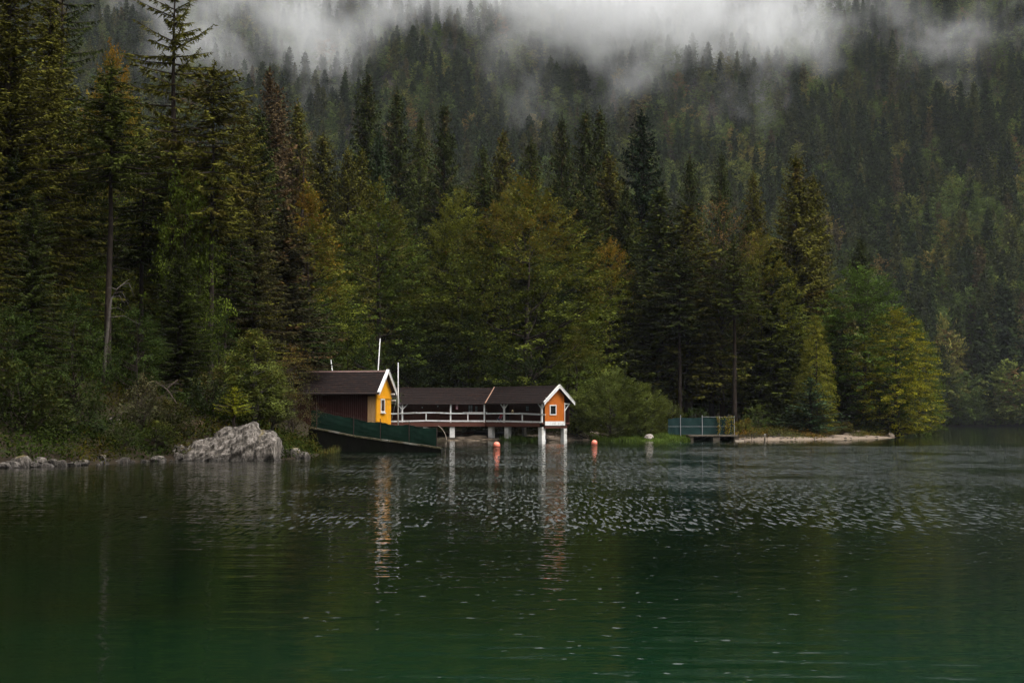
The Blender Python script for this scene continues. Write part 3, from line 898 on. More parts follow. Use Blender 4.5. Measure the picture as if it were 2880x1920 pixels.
key('round', 1, 1982, 598, 180, 98, 'round crowned green lime near the point', col=(.062, .098, .016))
key('round', 0, 2056, 700, 177, 74, 'yellow green drooping tree at the very tip of the point', col=(.165, .155, .012), aut=.1)
key('soft', 0, 2108, 728, 196, 46, 'greener slim tree behind the yellow green one on the point', col=LEAFG)
key('narrow', 0, 1800, 640, 178, 50, 'dark spruce under the largest spruce above the beach', col=GREEN_DARK)
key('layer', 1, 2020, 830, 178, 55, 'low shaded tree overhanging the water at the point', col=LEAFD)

# --- willow bush and bank shrubs
def bush(pr, dx, dbase, D, hwd, dtop, label, col, aut=0, name='bush', cat='bush', group=None):
    b = atd(dx, dbase, D); t = atd(dx, dtop, D)
    return plant(name, pr, b.x, D, t.z - b.z, hwd * K / FPX * D, label, cat, group, col, aut, z=b.z)
bush(BL['willow'][0], 1405, 1003, 149.5, 78, 838, 'tall grey green willow bush beside the orange gable', (.105, .125, .028))
bush(BL['willow'][0], 1482, 1000, 150.5, 52, 872, 'second rounded willow bush, joined to the tall one', (.110, .128, .028))
bush(BL['willow'][0], 1535, 998, 152, 34, 912, 'lowest willow bush, next to the end of the teal fence', (.072, .085, .026), .3)
bush(BL['brownbush'][0], 676, 985, 96, 54, 780, 'brown twiggy bush hanging over the hidden end of the dark boathouse', (.060, .055, .020), .6)
bush(BL['brownbush'][0], 665, 1000, 88, 55, 880, 'low reddish brown bush behind the big grey boulder', (.050, .042, .018), .4)
bush(BL['birch'][0], 582, 985, 78, 62, 748, 'young birch with yellow green leaves behind the big grey boulder', (.080, .095, .020), .45, 'birch_tree', 'tree')
bush(BL['birch'][0], 625, 985, 80, 40, 830, 'smaller birch bending towards the dark boathouse', (.065, .075, .020), .5, 'birch_tree', 'tree')
bush(SP['sapling'][0], 537, 968, 74.2, 26, 880, 'bright yellow green little fir on top of the grey boulder', (.145, .150, .012), 0, 'fir_sapling', 'tree')
for i, (dx, db, D, hw, dt, lab, c, a) in enumerate((
    (40, 1010, 67, 85, 800, 'olive leafy bush at the picture edge above the shore stones', (.030, .040, .010), .1),
    (110, 1015, 68.5, 60, 880, 'pale leafed bush leaning over the shore stones', (.046, .056, .014), .1),
    (180, 1010, 71, 60, 905, 'dark green bush with arching twigs above the bank', (.024, .036, .013), .1),
    (330, 990, 75, 55, 850, 'bush with pale whitish leaves beside the fallen branches', (.070, .070, .034), .1),
    (395, 1000, 74.5, 45, 905, 'brownish bush beneath the fallen dead branches', (.030, .034, .010), .15),
    (285, 1020, 70.5, 40, 960, 'low green bush between the standing stones', (.030, .042, .012), .1),
    (365, 1015, 72.8, 36, 955, 'yellow green bush in front of the mossy brown boulder', (.045, .058, .012), .2),
    (245, 965, 82, 55, 850, 'fern green bush deep in the shade under the bare trunk', (.030, .048, .018), .1),
    (480, 955, 80, 50, 830, 'shaded bush right of the mossy brown boulder', (.032, .044, .016), .3),
)):
    bush(BL['shrub'][i % 2], dx, db, D, hw, dt, lab, c, a)
for i, (dx, db, D, hw, dt, lab, c, a) in enumerate((
    (1708, 1000, 158, 22, 955, 'yellow leafed little bush next to the fence corner', (.085, .085, .016), .5),
    (1742, 990, 162, 30, 925, 'bright green low bush above the gravel beach', (.060, .085, .020), .1),
    (1800, 985, 165, 32, 930, 'dark low bush in the wood edge above the beach', LEAFD, .1),
    (1880, 985, 166, 26, 938, 'bush at the foot of the slim larch trunk', LEAFG, .1),
    (1935, 995, 169, 24, 962, 'tussocky bush beside the worn sandy path', (.060, .060, .018), .4),
    (2000, 992, 175, 30, 950, 'dark bush hanging over the end of the beach', LEAFD, .1),
    (1600, 980, 164, 30, 930, 'dark bush behind the teal fence', LEAFD, .0),
    (2040, 985, 180, 32, 930, 'dark bush at the back of the point', LEAFD, .0),
)):
    bush(BL['shrub'][i % 2], dx, db, D, hw, dt, lab, c, a)

# --- the rest of the near forest, tree by tree
SKY = np.array([(-200, -60), (0, -40), (180, 60), (300, 170), (340, 260), (480, 220), (560, 190), (650, 215), (760, 260), (900, 250), (1050, 280),
                (1200, 330), (1400, 330), (1560, 400), (1700, 430), (1850, 440), (1920, 600), (2000, 640), (2080, 760), (2120, 830)], float)
rf = random.Random(5)
WHERE = [(-300, 330, 'in the dark wood above the shore rocks'), (330, 660, 'in the dark wood behind the young birch'),
         (660, 960, 'in the wood above the dark boathouse roof'), (960, 1300, 'in the wood behind the veranda roof'),
         (1300, 1620, 'in the wood beyond the willow bush'), (1620, 1900, 'in the wood behind the teal fence'), (1900, 2300, 'in the wood on the point')]
MARKS = [(-300, 'the picture edge'), (28, 'the huge dense spruce'), (258, 'the long bare trunk'), (403, 'the tiered ragged spruce'), (582, 'the young birch'),
         (712, 'the orange topped beech'), (872, 'the tall green beech'), (1052, 'the light green beech'), (1210, 'the big autumn beech'), (1345, 'the three tall spruces'),
         (1473, 'the broad dark spruce'), (1655, 'the thinning brown tree'), (1828, 'the largest shore spruce'), (1982, 'the round lime'), (2400, 'the far bank')]
used_labels = {}
def fill_label(what, dx, D, h):
    i = next(k for k in range(len(MARKS) - 1) if MARKS[k][0] <= dx < MARKS[k + 1][0])
    a, b = MARKS[i][1], MARKS[i + 1][1]
    mid = (MARKS[i][0] + MARKS[i + 1][0]) / 2
    if i == 0: return what + ' at ' + a + (' deep in the dark wood' if D > 120 else ' near the bank')
    near, other = (a, b) if dx < mid else (b, a)
    how = 'just behind' if D < 165 else 'standing behind' if D < 195 else 'deep behind'
    return what + ' ' + how + ' ' + near + ', towards ' + other
def fill_group(what, dx):
    m = min(MARKS, key=lambda q: abs(q[0] - dx))[1]
    return what + ' in the wood around ' + m
n_fill, tries = 0, 0
while n_fill < 118 and tries < 9000:
    tries += 1
    D = rf.choice([rf.uniform(92, 150), rf.uniform(150, 200), rf.uniform(172, 228)])
    dx = rf.uniform(-60, 2080)
    x = (dx * K - 1440) / FPX * D
    if shore_sd(np.array([x]), np.array([D]))[0] < 9: continue
    if D < 135 and dx > 640: continue
    if D < 165 and 640 < dx < 1750 and D < 168: continue
    if dx > 1500 and D < 174: continue
    if any((x - a) ** 2 + (D - b) ** 2 < (2.9 + .3 * (D > 160)) ** 2 for a, b, *_ in TREES): continue
    lim = np.interp(dx, SKY[:, 0], SKY[:, 1]) + rf.uniform(10, 90)
    top = atd(dx, lim, D)
    zb = hz(x, D)
    h = min(top.z - zb, rf.uniform(19, 31))
    if h < 8: continue
    leafy = rf.random() < .16
    where = next(t for a, b, t in WHERE if a <= dx < b)
    if leafy:
        pr = rf.choice(BL['conical'] + BL['broad'][1:] + BL['round'])
        c = rf.choice([LEAFD, LEAFG, LEAFG, LEAFY])
        plant('broadleaf_tree', pr, x, D, min(h, 21), None, fill_label(('dark' if c is LEAFD else 'light' if c is LEAFY else 'green') + (' tall' if h > 17 else ' low') + ' broadleaf tree', dx, D, h), 'tree', fill_group('broadleaf trees', dx), c, rf.choice([0, .2, .5]))
    else:
        kd = rf.choice(['full', 'full', 'narrow', 'bare' if D < 200 else 'full'])
        pr = rf.choice(SP[kd])
        c = rf.choice([GREEN_DARK, GREEN_DARK, GREEN, OLIVE])
        wd = {'full': 'bushy', 'narrow': 'slim', 'bare': 'bare trunked'}[kd]
        plant('spruce_tree', pr, x, D, h, None, fill_label(wd + (' dark' if c is GREEN_DARK else ' olive' if c is OLIVE else ' green') + (' tall' if h > 24 else ' short' if h < 17 else '') + ' spruce', dx, D, h), 'tree', fill_group('spruces', dx), c, rf.choice([0, .2, .4]))
    n_fill += 1

# --- far slope: individuals nearest the lake, then the wood beyond as one mass
FARS = [spruce(100 + i, 24, .06, rd, lev=1.05, nb=7, step=.8, sl=1.35, sw=.62, gap=.06, ragged=.4, power=pw, wood=False, mname='far_needle') for i, (rd, pw) in enumerate(((4.2, .85), (3.5, .75), (4.6, .9), (3.9, .7)))]
FARB = [broadleaf(120 + i, 18, .08, rx, pk, tp, 170, 18, leaf=.66, sl=2.2, sw=1.6, ragged=.45, mname='far_leaf') for i, (rx, pk, tp) in enumerate(((5.6, .4, .8), (4.8, .3, 1.1), (6.2, .45, .7)))]
for pr in FARS + FARB: DIM[pr[1].name] = proto_dims(pr[1])
far_src = {}
for dx, dt, D, hw, isl, lab in ((2175, 705, 522, 34, 1, 'brownish broadleaf tree on the far bank across the bay'), (2255, 700, 524, 32, 0, 'tall spruce on the far bank, close to the water'),
        (2312, 655, 530, 36, 0, 'tallest spruce on the far bank across the bay'), (2165, 788, 517, 24, 0, 'short pointed spruce at the far water edge'),
        (2200, 880, 516, 26, 1, 'small leafy tree at the far water edge'), (2335, 915, 515, 22, 1, 'pale little willow at the far water edge'), (2140, 760, 540, 30, 0, 'spruce half hidden behind the point on the far bank')):
    p = atd(dx, dt, D)
    pr = FARB[0] if isl else FARS[0]
    plant('broadleaf_tree' if isl else 'spruce_tree', pr, p.x, D, p.z - hz(p.x, D), hw * K / FPX * D, lab, 'tree', 'trees on the far bank')
rg = np.random.default_rng(3)
pts = []
y = 226.0
while y < 1215:
    sp = 6.6 + 2.2 * (y - 500) / 600 if y > 500 else 5.6
    W = y * .47 + 20
    xs = np.arange(-W, W, sp) + rg.uniform(-.42, .42, len(np.arange(-W, W, sp))) * sp
    ysj = y + rg.uniform(-.5, .5, len(xs)) * sp
    pts.append(np.stack([xs, ysj], 1))
    y += sp * .95
P2 = np.concatenate(pts)
sdv = shore_sd(P2[:, 0], P2[:, 1])
P2 = P2[sdv > np.where(P2[:, 1] > 480, 1.5, 4)]
cl = sinoise(P2[:, 0], P2[:, 1], .035)
isleaf = (rg.random(len(P2)) < np.clip(.33 + .26 * cl + .16 * (P2[:, 1] < 620), .04, .7))
hh = np.where(isleaf, rg.uniform(12, 21, len(P2)), 13 + 17 * rg.beta(1.6, 2.0, len(P2)))
hh = np.where(P2[:, 1] < 480, np.minimum(hh, 22), hh * np.interp(P2[:, 1], [500, 700, 900], [1.3, 1.2, 1.0]))
gapmask = rg.random(len(P2)) > .06
P2, isleaf, hh = P2[gapmask], isleaf[gapmask], hh[gapmask]
row = np.array([(x, 511.5 + (x - 250) * .05 * (x > 250) + 2.2 + 2.5 * rg.random()) for x in np.arange(140, 300, 3.4)])
P2 = np.concatenate([row, P2]); isleaf = np.concatenate([rg.random(len(row)) < .7, isleaf]); hh = np.concatenate([rg.uniform(6, 13, len(row)), hh])
Z2 = np.maximum(height(P2[:, 0], P2[:, 1]), 0)
dist = np.where((P2[:, 0] > P2[:, 1] * .235) & (np.abs(P2[:, 0]) < P2[:, 1] * .37), P2[:, 1], 1e9)
order = np.argsort(dist)
n_ind = max(0, 296 - len(TREES))
ind, rest = order[:n_ind], order[n_ind:]
for i in ind:
    lf = isleaf[i]
    pr = (FARB if lf else FARS)[int(rg.integers(0, 3 if lf else 4))]
    low = P2[i, 1] < 545
    sz_ = 'tall' if hh[i] > (16 if lf else 23) else 'short'
    lab = sz_ + (' broadleaf tree ' if lf else ' spruce ') + ('low on the far slope just above the water' if low else 'on the misty slope across the bay')
    plant('broadleaf_tree' if lf else 'spruce_tree', pr, P2[i, 0], P2[i, 1], hh[i], None, lab, 'tree', 'trees ' + ('low on the far slope' if low else 'up the slope across the bay'), z=Z2[i])
for o in COL.objects:
    if o.name.startswith('crown') and o.data.materials[0].name.startswith('far_'):
        far_src.setdefault(o.data.name, o)
srcs = [far_src[pr[1].name] for pr in FARS + FARB if pr[1].name in far_src]
sname = [pr[1].name for pr in FARS + FARB if pr[1].name in far_src]
si = [k for k, n_ in enumerate(sname) if 'spruce' in n_]
bi = [k for k, n_ in enumerate(sname) if 'leaf' in n_]

def forest_mass():
    me = bpy.data.meshes.new('mountain_forest')
    n = len(rest)
    me.from_pydata(np.stack([P2[rest, 0], P2[rest, 1], Z2[rest] - .3], 1).tolist(), [], [])
    lf = isleaf[rest]
    idx = np.where(lf, rg.choice(bi, n), rg.choice(si, n)).astype(np.int32)
    H0 = np.array([DIM[k][0] for k in sname])
    sc = hh[rest] / H0[idx]
    wx = sc * rg.uniform(.85, 1.2, n)
    a = me.attributes.new('pick', 'INT', 'POINT'); a.data.foreach_set('value', idx)
    a = me.attributes.new('size', 'FLOAT_VECTOR', 'POINT'); a.data.foreach_set('vector', np.stack([wx, wx, sc], 1).astype(np.float32).ravel())
    a = me.attributes.new('turn', 'FLOAT_VECTOR', 'POINT'); a.data.foreach_set('vector', np.stack([np.zeros(n), np.zeros(n), rg.uniform(0, 6.28, n)], 1).astype(np.float32).ravel())
    o = tag(link('mountain_forest', me), 'dense mixed forest covering the mountain slope up into the fog', 'forest', kind='stuff')
    ng = bpy.data.node_groups.new('plant_forest', 'GeometryNodeTree')
    ng.interface.new_socket('Geometry', in_out='INPUT', socket_type='NodeSocketGeometry')
    ng.interface.new_socket('Geometry', in_out='OUTPUT', socket_type='NodeSocketGeometry')
    gi, go = ng.nodes.new('NodeGroupInput'), ng.nodes.new('NodeGroupOutput')
    g2i = ng.nodes.new('GeometryNodeGeometryToInstance')
    for s_ in reversed(srcs):
        oi = ng.nodes.new('GeometryNodeObjectInfo')
        oi.transform_space = 'ORIGINAL'
        oi.inputs['Object'].default_value = s_
        ng.links.new(oi.outputs['Geometry'], g2i.inputs[0])
    ip = ng.nodes.new('GeometryNodeInstanceOnPoints')
    ip.inputs['Pick Instance'].default_value = True
    def attr(nm, ty):
        q = ng.nodes.new('GeometryNodeInputNamedAttribute'); q.data_type = ty; q.inputs['Name'].default_value = nm
        return q.outputs['Attribute']
    e2r = ng.nodes.new('FunctionNodeEulerToRotation')
    ng.links.new(attr('turn', 'FLOAT_VECTOR'), e2r.inputs[0])
    ng.links.new(gi.outputs[0], ip.inputs['Points'])
    ng.links.new(g2i.outputs[0], ip.inputs['Instance'])
    ng.links.new(attr('pick', 'INT'), ip.inputs['Instance Index'])
    ng.links.new(e2r.outputs[0], ip.inputs['Rotation'])
    ng.links.new(attr('size', 'FLOAT_VECTOR'), ip.inputs['Scale'])
    ng.links.new(ip.outputs[0], go.inputs[0])
    md = o.modifiers.new('forest', 'NODES'); md.node_group = ng
forest_mass()
print('near trees', len(TREES), 'forest mass', len(rest))
# ------------------------------------------------------------------ huts, fences, rocks, boats
def frame(ox, oy, dx, dy, oz=0.):
    """local x along (dx,dy), local y to its rear, z up"""
    l = math.hypot(dx, dy); dx, dy = dx / l, dy / l
    return Matrix(((dx, -dy, 0, ox), (dy, dx, 0, oy), (0, 0, 1, oz), (0, 0, 0, 1)))

def put(mb, name, material, par, smooth=False):
    """a part whose mesh is in world coordinates, under an unrotated thing (or under one of its parts)"""
    o = mb.build(name, material, par, smooth)
    if par.parent is None and par.type == 'EMPTY': o.location = -par.location
    return o

def boards(mb, F, x0, x1, y, z0, ztop, w=.16, t=.03, seed=0, horizontal=False):
    """vertical boards on the plane local y, each with its own edges and a slightly different depth"""
    rr = random.Random(seed)
    x = x0
    while x < x1 - .02:
        xe = min(x + w * rr.uniform(.9, 1.1), x1)
        dy = rr.uniform(-.006, .006)
        a, b = x + .007, xe - .007
        poly = [F @ Vector((a, y + dy, z0)), F @ Vector((b, y + dy, z0)), F @ Vector((b, y + dy, ztop(b))), F @ Vector((a, y + dy, ztop(a)))]
        mb.prism(poly, F.to_3x3() @ Vector((0, t, 0)))
        x = xe
    return mb

def roof_slope(mb, F, y0, z0, y1, z1, xl, xr, n, seed=0, th=.035, seg=.9):
    """overlapping shingle courses from the eave (y0,z0) up to the ridge (y1,z1)"""
    rr = random.Random(seed)
    sg = 1 if y1 > y0 else -1
    for k in range(n):
        ta, tb = k / n, (k + 1.25) / n
        tb = min(tb, 1.0)
        ya, yb = y0 + (y1 - y0) * ta, y0 + (y1 - y0) * tb
        za, zb_ = z0 + (z1 - z0) * ta + th, z0 + (z1 - z0) * tb + .006
        x = xl(ya) + rr.uniform(-seg, 0)
        while x < xr(ya):
            xe = x + seg * rr.uniform(.7, 1.3)
            a0, a1 = max(x, xl(ya)), min(xe, xr(ya))
            b0, b1 = max(x, xl(yb)), min(xe, xr(yb))
            if a1 - a0 > .03:
                if b1 <= b0: b0, b1 = (b1, b1 + .01)
                j = rr.uniform(-.008, .012)
                top = [Vector((a0, ya, za + j)), Vector((a1 - .008, ya, za + j)), Vector((b1 - .008, yb, zb_)), Vector((b0, yb, zb_))]
                mb.prism([F @ v for v in top], (0, 0, -th))
            x = xe
    return mb

def window(par, F, xc, y, z0, z1, w, name='window', mull=False, fm='white', gl='glass', fw=.09):
    """frame proud of the wall plane y (outside is -y), pane, sill"""
    f = MB()
    x0, x1 = xc - w / 2, xc + w / 2
    for a, b in (((x0, z0), (x0, z1)), ((x1, z0), (x1, z1))):
        f.box(a[0] - fw / 2, a[0] + fw / 2, y - .06, y - .012, z0 - fw / 2, z1 + fw / 2, F)
    for z in (z0, z1):
        f.box(x0 + fw / 2, x1 - fw / 2, y - .055, y - .012, z - fw / 2, z + fw / 2, F)
    if mull:
        f.box(xc - .02, xc + .02, y - .05, y - .014, z0 + fw / 2, z1 - fw / 2, F)
        f.box(x0 + fw / 2, xc - .02, y - .05, y - .014, (z0 + z1) / 2 - .02, (z0 + z1) / 2 + .02, F)
        f.box(xc + .02, x1 - fw / 2, y - .05, y - .014, (z0 + z1) / 2 - .02, (z0 + z1) / 2 + .02, F)
    o = put(f, name, M[fm], par)
    put(MB().box(x0 + fw / 2, x1 - fw / 2, y - .03, y - .02, z0 + fw / 2, z1 - fw / 2, F), 'pane', M[gl], o)
    return o

# ---- the dark boathouse with the yellow gable
def boathouse():
    e = empty('boathouse', (-10.95, 115, 0), 'dark red brown boathouse with a bright yellow gable and steep shingle roof', 'boathouse', 'bathing huts on the lake')
    F = frame(-10.95, 115, math.cos(R(-11.5)), math.sin(R(-11.5)))
    W, L, fl = 4.1, 13.5, 1.45
    ez, rz_, oh = 4.25, 6.1, .45
    sl = (rz_ - ez) / (W / 2 + oh)
    wz = lambda y: ez + sl * (min(y, W - y) + oh) - .06
    put(boards(MB(), F, -L, -.74, 0, fl, lambda x: wz(0) - .02, .17, .05, 1), 'wall', M['brown'], e)
    o = put(MB().box(-L, -.74, .062, .14, fl, wz(0) - .03, F), 'wall', M['soffit'], e)
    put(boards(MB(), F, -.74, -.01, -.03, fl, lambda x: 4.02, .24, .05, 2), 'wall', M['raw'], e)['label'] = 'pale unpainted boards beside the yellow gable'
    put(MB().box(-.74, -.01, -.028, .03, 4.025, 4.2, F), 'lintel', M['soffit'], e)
    G = F @ Matrix.Rotation(R(90), 4, 'Z')                      # gable frame: x along the gable towards the rear, outside is -y
    g = put(boards(MB(), G, 0.0, W, -.03, fl, lambda x: 3.86, .15, .03, 3), 'gable', M['yellow'], e)
    put(boards(MB(), G, -.0, W, -.045, 3.93, lambda x: wz(x), .15, .03, 4), 'gable_top', M['yellow'], g)
    put(MB().box(-.03, W + .03, -.085, -.02, 3.85, 3.94, G), 'moulding', M['yellow'], g)
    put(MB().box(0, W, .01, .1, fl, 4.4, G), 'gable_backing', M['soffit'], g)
    put(MB().box(-.06, .03, -.05, .05, fl, 4.4, G), 'corner_board', M['yellow'], g)
    wdw = window(e, G, 1.55, -.035, 2.78, 3.78, 1.0)
    put(MB().box(.95, 2.2, -.16, -.02, 2.64, 2.72, G), 'sill', M['white'], wdw)
    put(boards(MB(), F @ Matrix.Translation((0, W, 0)), -L, 0, 0, fl, lambda x: wz(0) - .02, .17, .05, 5), 'wall', M['brown'], e)
    rf_ = MB()
    x0, x1 = -L - .3, .36
    roof_slope(rf_, F, -oh, ez, W / 2, rz_, lambda y: x0, lambda y: x1, 11, 6)
    roof_slope(rf_, F, W + oh, ez, W / 2, rz_, lambda y: x0, lambda y: x1, 11, 7)
    rf_ = put(rf_, 'roof', M['roof'], e)
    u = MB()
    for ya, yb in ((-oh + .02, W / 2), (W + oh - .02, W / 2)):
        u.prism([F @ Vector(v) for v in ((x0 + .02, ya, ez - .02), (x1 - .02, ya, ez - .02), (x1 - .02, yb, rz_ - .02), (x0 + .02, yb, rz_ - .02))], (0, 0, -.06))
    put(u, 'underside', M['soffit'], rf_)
    put(MB().prism([F @ Vector(v) for v in ((x0, W / 2 - .16, rz_ - .06), (x0, W / 2, rz_ + .075), (x0, W / 2 + .16, rz_ - .06))], F.to_3x3() @ Vector((x1 - x0 - .05, 0, 0))), 'ridge_cap', M['ridge'], rf_)
    put(MB().tube([F @ Vector((x0, -oh - .06, ez - .02)), F @ Vector((x1 - .06, -oh - .06, ez - .04))], .06, 8), 'gutter', M['darkmetal'], rf_)
    for ya, yb in ((-oh - .03, W / 2), (W + oh + .03, W / 2)):
        s_ = 1 if yb > ya else -1
        bb = MB().prism([F @ Vector(v) for v in ((x1, ya, ez - .16), (x1, ya, ez + .09), (x1, yb, rz_ + .10), (x1, yb, rz_ - .17))], F.to_3x3() @ Vector((.06, 0, 0)))
        bb = put(bb, 'bargeboard', M['white'], e)
        put(MB().prism([F @ Vector(v) for v in ((x1 - .14, ya - s_ * .02, ez + .07), (x1 - .14, ya - s_ * .02, ez + .12), (x1 - .14, yb, rz_ + .15), (x1 - .14, yb, rz_ + .10))], F.to_3x3() @ Vector((.24, 0, 0))), 'trim', M['white'], bb)
    put(MB().box(.02, .34, W - .25, W + .1, 4.2, 4.32, F).box(.02, .34, W + .1, W + .35, 3.7, 3.78, F), 'bracket', M['white'], e)
    # landing and piles
    put(MB().box(-L, -.05, .15, W - .1, 1.25, fl, F), 'floor', M['beam'], e)
    for px_, py_ in ((-.4, .4), (-.4, W - .4), (-5, .4), (-5, W - .4), (-10, .4), (-10, W - .4)):
        put(MB().box(px_ - .2, px_ + .2, py_ - .2, py_ + .2, -1, 1.25, F), 'pile', M['white_conc'], e)
boathouse()

def pole(dx0, dy0, dx1, dy1, D, r, label, zfoot=None, name='flagpole', m='white', grp='white poles by the boathouse'):
    a, b = at(dx0, dy0, D), at(dx1, dy1, D)
    d = (a - b) / (a.z - b.z)
    foot = a + d * ((zfoot if zfoot is not None else hz(a.x, a.y)) - a.z)
    e = empty(name, foot, label, 'pole', grp)
    put(MB().tube([foot, foot.lerp(b, .5), b], [r, r * .85, r * .65], 8), 'shaft', M[m], e, True)
    put(MB().tube([b, b + Vector((0, 0, r * 1.6))], [r * .95, r * .4], 8), 'cap', M[m], e)
    return e, foot, b
pole(935, 1046, 931, 1014, 121, .055, 'short white pole leaning back above the boathouse ridge')
pole(1063, 1046, 1069, 954, 121, .06, 'tallest white pole, leaning beside the gable peak of the boathouse')
e_, ft, tp = pole(1119.7, 1186, 1119.7, 1022, 116.5, .055, 'upright white flagpole standing in front of the veranda end', zfoot=1.2)
for q, (ox, oy) in enumerate(((-.55, .2), (.32, .1))):
    put(MB().tube([tp.lerp(ft, .42), ft + Vector((ox, oy, .9))], .010, 4), 'stay', M['metal'], e_)

# ---- the veranda hut
B = (-2.8, 150.0)
LW = frame(B[0], B[1], 1, 0)
RW = frame(B[0], B[1], .71, -.705)
def veranda():
    e = empty('veranda_hut', (0, 150, 0), 'long brown veranda hut on white pillars with an orange gable end', 'bathing hut', 'bathing huts on the lake')
    ez, rzz, hs = 3.85, 5.52, 2.25
    xL, xR = -13.2, 8.56
    vx = .93
    rf1, rf2 = MB(), MB()
    roof_slope(rf1, LW, 0, ez, hs, rzz, lambda y: xL, lambda y: vx * y / hs, 9, 21)
    roof_slope(rf1, LW, 2 * hs, ez, hs, rzz, lambda y: xL, lambda y: vx + vx * (y - hs) / hs, 9, 22)
    rf1 = put(rf1, 'roof', M['roof'], e)
    roof_slope(rf2, RW, 0, ez + .03, hs, rzz + .09, lambda y: -vx * y / hs, lambda y: xR, 9, 23)
    roof_slope(rf2, RW, 2 * hs, ez + .03, hs, rzz + .09, lambda y: -vx - vx * (y - hs) / hs, lambda y: xR, 9, 24)
    rf2 = put(rf2, 'roof', M['roof'], e)
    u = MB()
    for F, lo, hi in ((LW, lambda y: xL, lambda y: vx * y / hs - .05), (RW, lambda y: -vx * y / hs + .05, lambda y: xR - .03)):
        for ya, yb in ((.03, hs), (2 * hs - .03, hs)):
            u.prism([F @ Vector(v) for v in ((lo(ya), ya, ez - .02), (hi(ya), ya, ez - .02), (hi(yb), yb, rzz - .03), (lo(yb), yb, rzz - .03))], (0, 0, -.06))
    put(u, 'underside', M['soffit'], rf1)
    put(MB().beam(LW @ Vector((-.02, -.03, ez + .05)), LW @ Vector((vx, hs, rzz + .13)), .10, .06), 'valley_flashing', M['copper'], rf1)
    put(MB().tube([LW @ Vector((xL, -.07, ez - .03)), LW @ Vector((-.1, -.07, ez - .05))], .05, 8), 'gutter', M['darkmetal'], rf1)
    put(MB().tube([RW @ Vector((.1, -.07, ez - .03)), RW @ Vector((xR - .15, -.07, ez - .05))], .05, 8), 'gutter', M['darkmetal'], rf2)
    for F, a, b, par, dz in ((LW, xL, vx, rf1, 0), (RW, -vx, xR - .05, rf2, .09)):
        put(MB().prism([F @ Vector(v) for v in ((a, hs - .13, rzz - .05 + dz), (a, hs, rzz + .05 + dz), (a, hs + .13, rzz - .05 + dz))], F.to_3x3() @ Vector((b - a, 0, 0))), 'ridge_cap', M['roof'], par)
    put(MB().box(-9.0, -8.0, hs - .2, hs + .02, rzz + .04, rzz + .09, LW), 'ridge_board', M['ridge'], rf1)
    # back wall of the veranda, doors
    put(boards(MB(), LW, xL, 1.0, 1.5, 1.86, lambda x: 4.75, .15, .04, 31), 'wall', M['brownred'], e)
    put(boards(MB(), RW, -.62, 8.1, 1.5, 1.86, lambda x: 4.75, .15, .04, 32), 'wall', M['brownred'], e)
    put(boards(MB(), LW, xL, 1.5, 4.2, 1.5, lambda x: 4.0, .2, .04, 33), 'wall', M['brownred'], e)
    put(boards(MB(), RW, -1.5, 8.1, 4.2, 1.5, lambda x: 4.0, .2, .04, 34), 'wall', M['brownred'], e)
    for i, x in enumerate((-8.4, -6.75, -5.1, -2.55)):
        d = put(boards(MB(), LW, x - .42, x + .42, 1.44, 1.88, lambda q: 3.72, .14, .03, 40 + i), 'door', M['brownred'], e)
        put(MB().tube([LW @ Vector((x + .33, 1.43, 2.85)), LW @ Vector((x + .33, 1.37, 2.85))], .03, 6), 'handle', M['metal'], d)
        if i in (1, 2): put(MB().box(x - .06, x + .06, 1.415, 1.435, 3.3 + .12 * i, 3.38 + .12 * i, LW), 'plate', M['white'], d)
    window(e, LW, -1.62, 1.49, 2.85, 3.72, .46, mull=True, fm='soffit', gl='curtain', fw=.06)
    window(e, LW, -1.0, 1.49, 3.0, 3.62, .26, mull=True, fm='soffit', gl='curtain', fw=.05)
    window(e, RW, 4.75, 1.49, 3.05, 3.55, .42, mull=True, fm='soffit', gl='curtain', fw=.05)
    d = put(MB().box(1.15, 2.05, 1.455, 1.475, 1.88, 3.7, RW), 'door', M['soffit'], e)
    # deck, beams
    put(MB().box(xL, .28, .16, 4.3, 1.72, 1.85, LW), 'deck', M['beam'], e)
    put(MB().box(.0, 8.1, .16, 4.3, 1.712, 1.844, RW), 'deck', M['beam'], e)
    put(MB().box(xL, -.02, .02, .155, 1.45, 1.86, LW), 'edge_beam', M['beam'], e)
    put(MB().box(.03, 7.75, .02, .155, 1.44, 1.85, RW), 'edge_beam', M['beam'], e)
    put(MB().box(xL, .1, .5, .7, 1.4, 1.70, LW).box(.2, 8.0, .5, .7, 1.38, 1.69, RW).box(xL, .1, 3.5, 3.7, 1.4, 1.70, LW).box(.2, 8.0, 3.5, 3.7, 1.38, 1.69, RW), 'joist', M['soffit'], e)
    put(MB().box(7.95, 8.15, .5, 3.85, 1.28, 1.56, RW), 'edge_beam', M['brownred'], e)
    # railing
    def rail(F, pts, h, w, nm):
        m = MB()
        for a, b in zip(pts[:-1], pts[1:]): m.beam(F @ Vector((a[0], .08, a[1])), F @ Vector((b[0], .08, b[1])), w, h)
        return put(m, nm, M['white'], e)
    rail(LW, [(-12.6, 2.78), (-9.0, 2.80), (-6.2, 2.90), (-4.9, 2.89), (-3.6, 2.82), (-.05, 2.80)], .125, .08, 'top_rail')
    put(MB().beam(LW @ Vector((-9.2, .02, 2.83)), LW @ Vector((-7.2, .02, 2.93)), .05, .06), 'top_rail', M['white'], e)
    put(MB().beam(LW @ Vector((-2.4, .02, 2.90)), LW @ Vector((.2, .02, 2.91)), .05, .06), 'top_rail', M['white'], e)
    rail(RW, [(.02, 2.80), (2.6, 2.80), (5.2, 2.77), (8.6, 2.64)], .125, .08, 'top_rail')
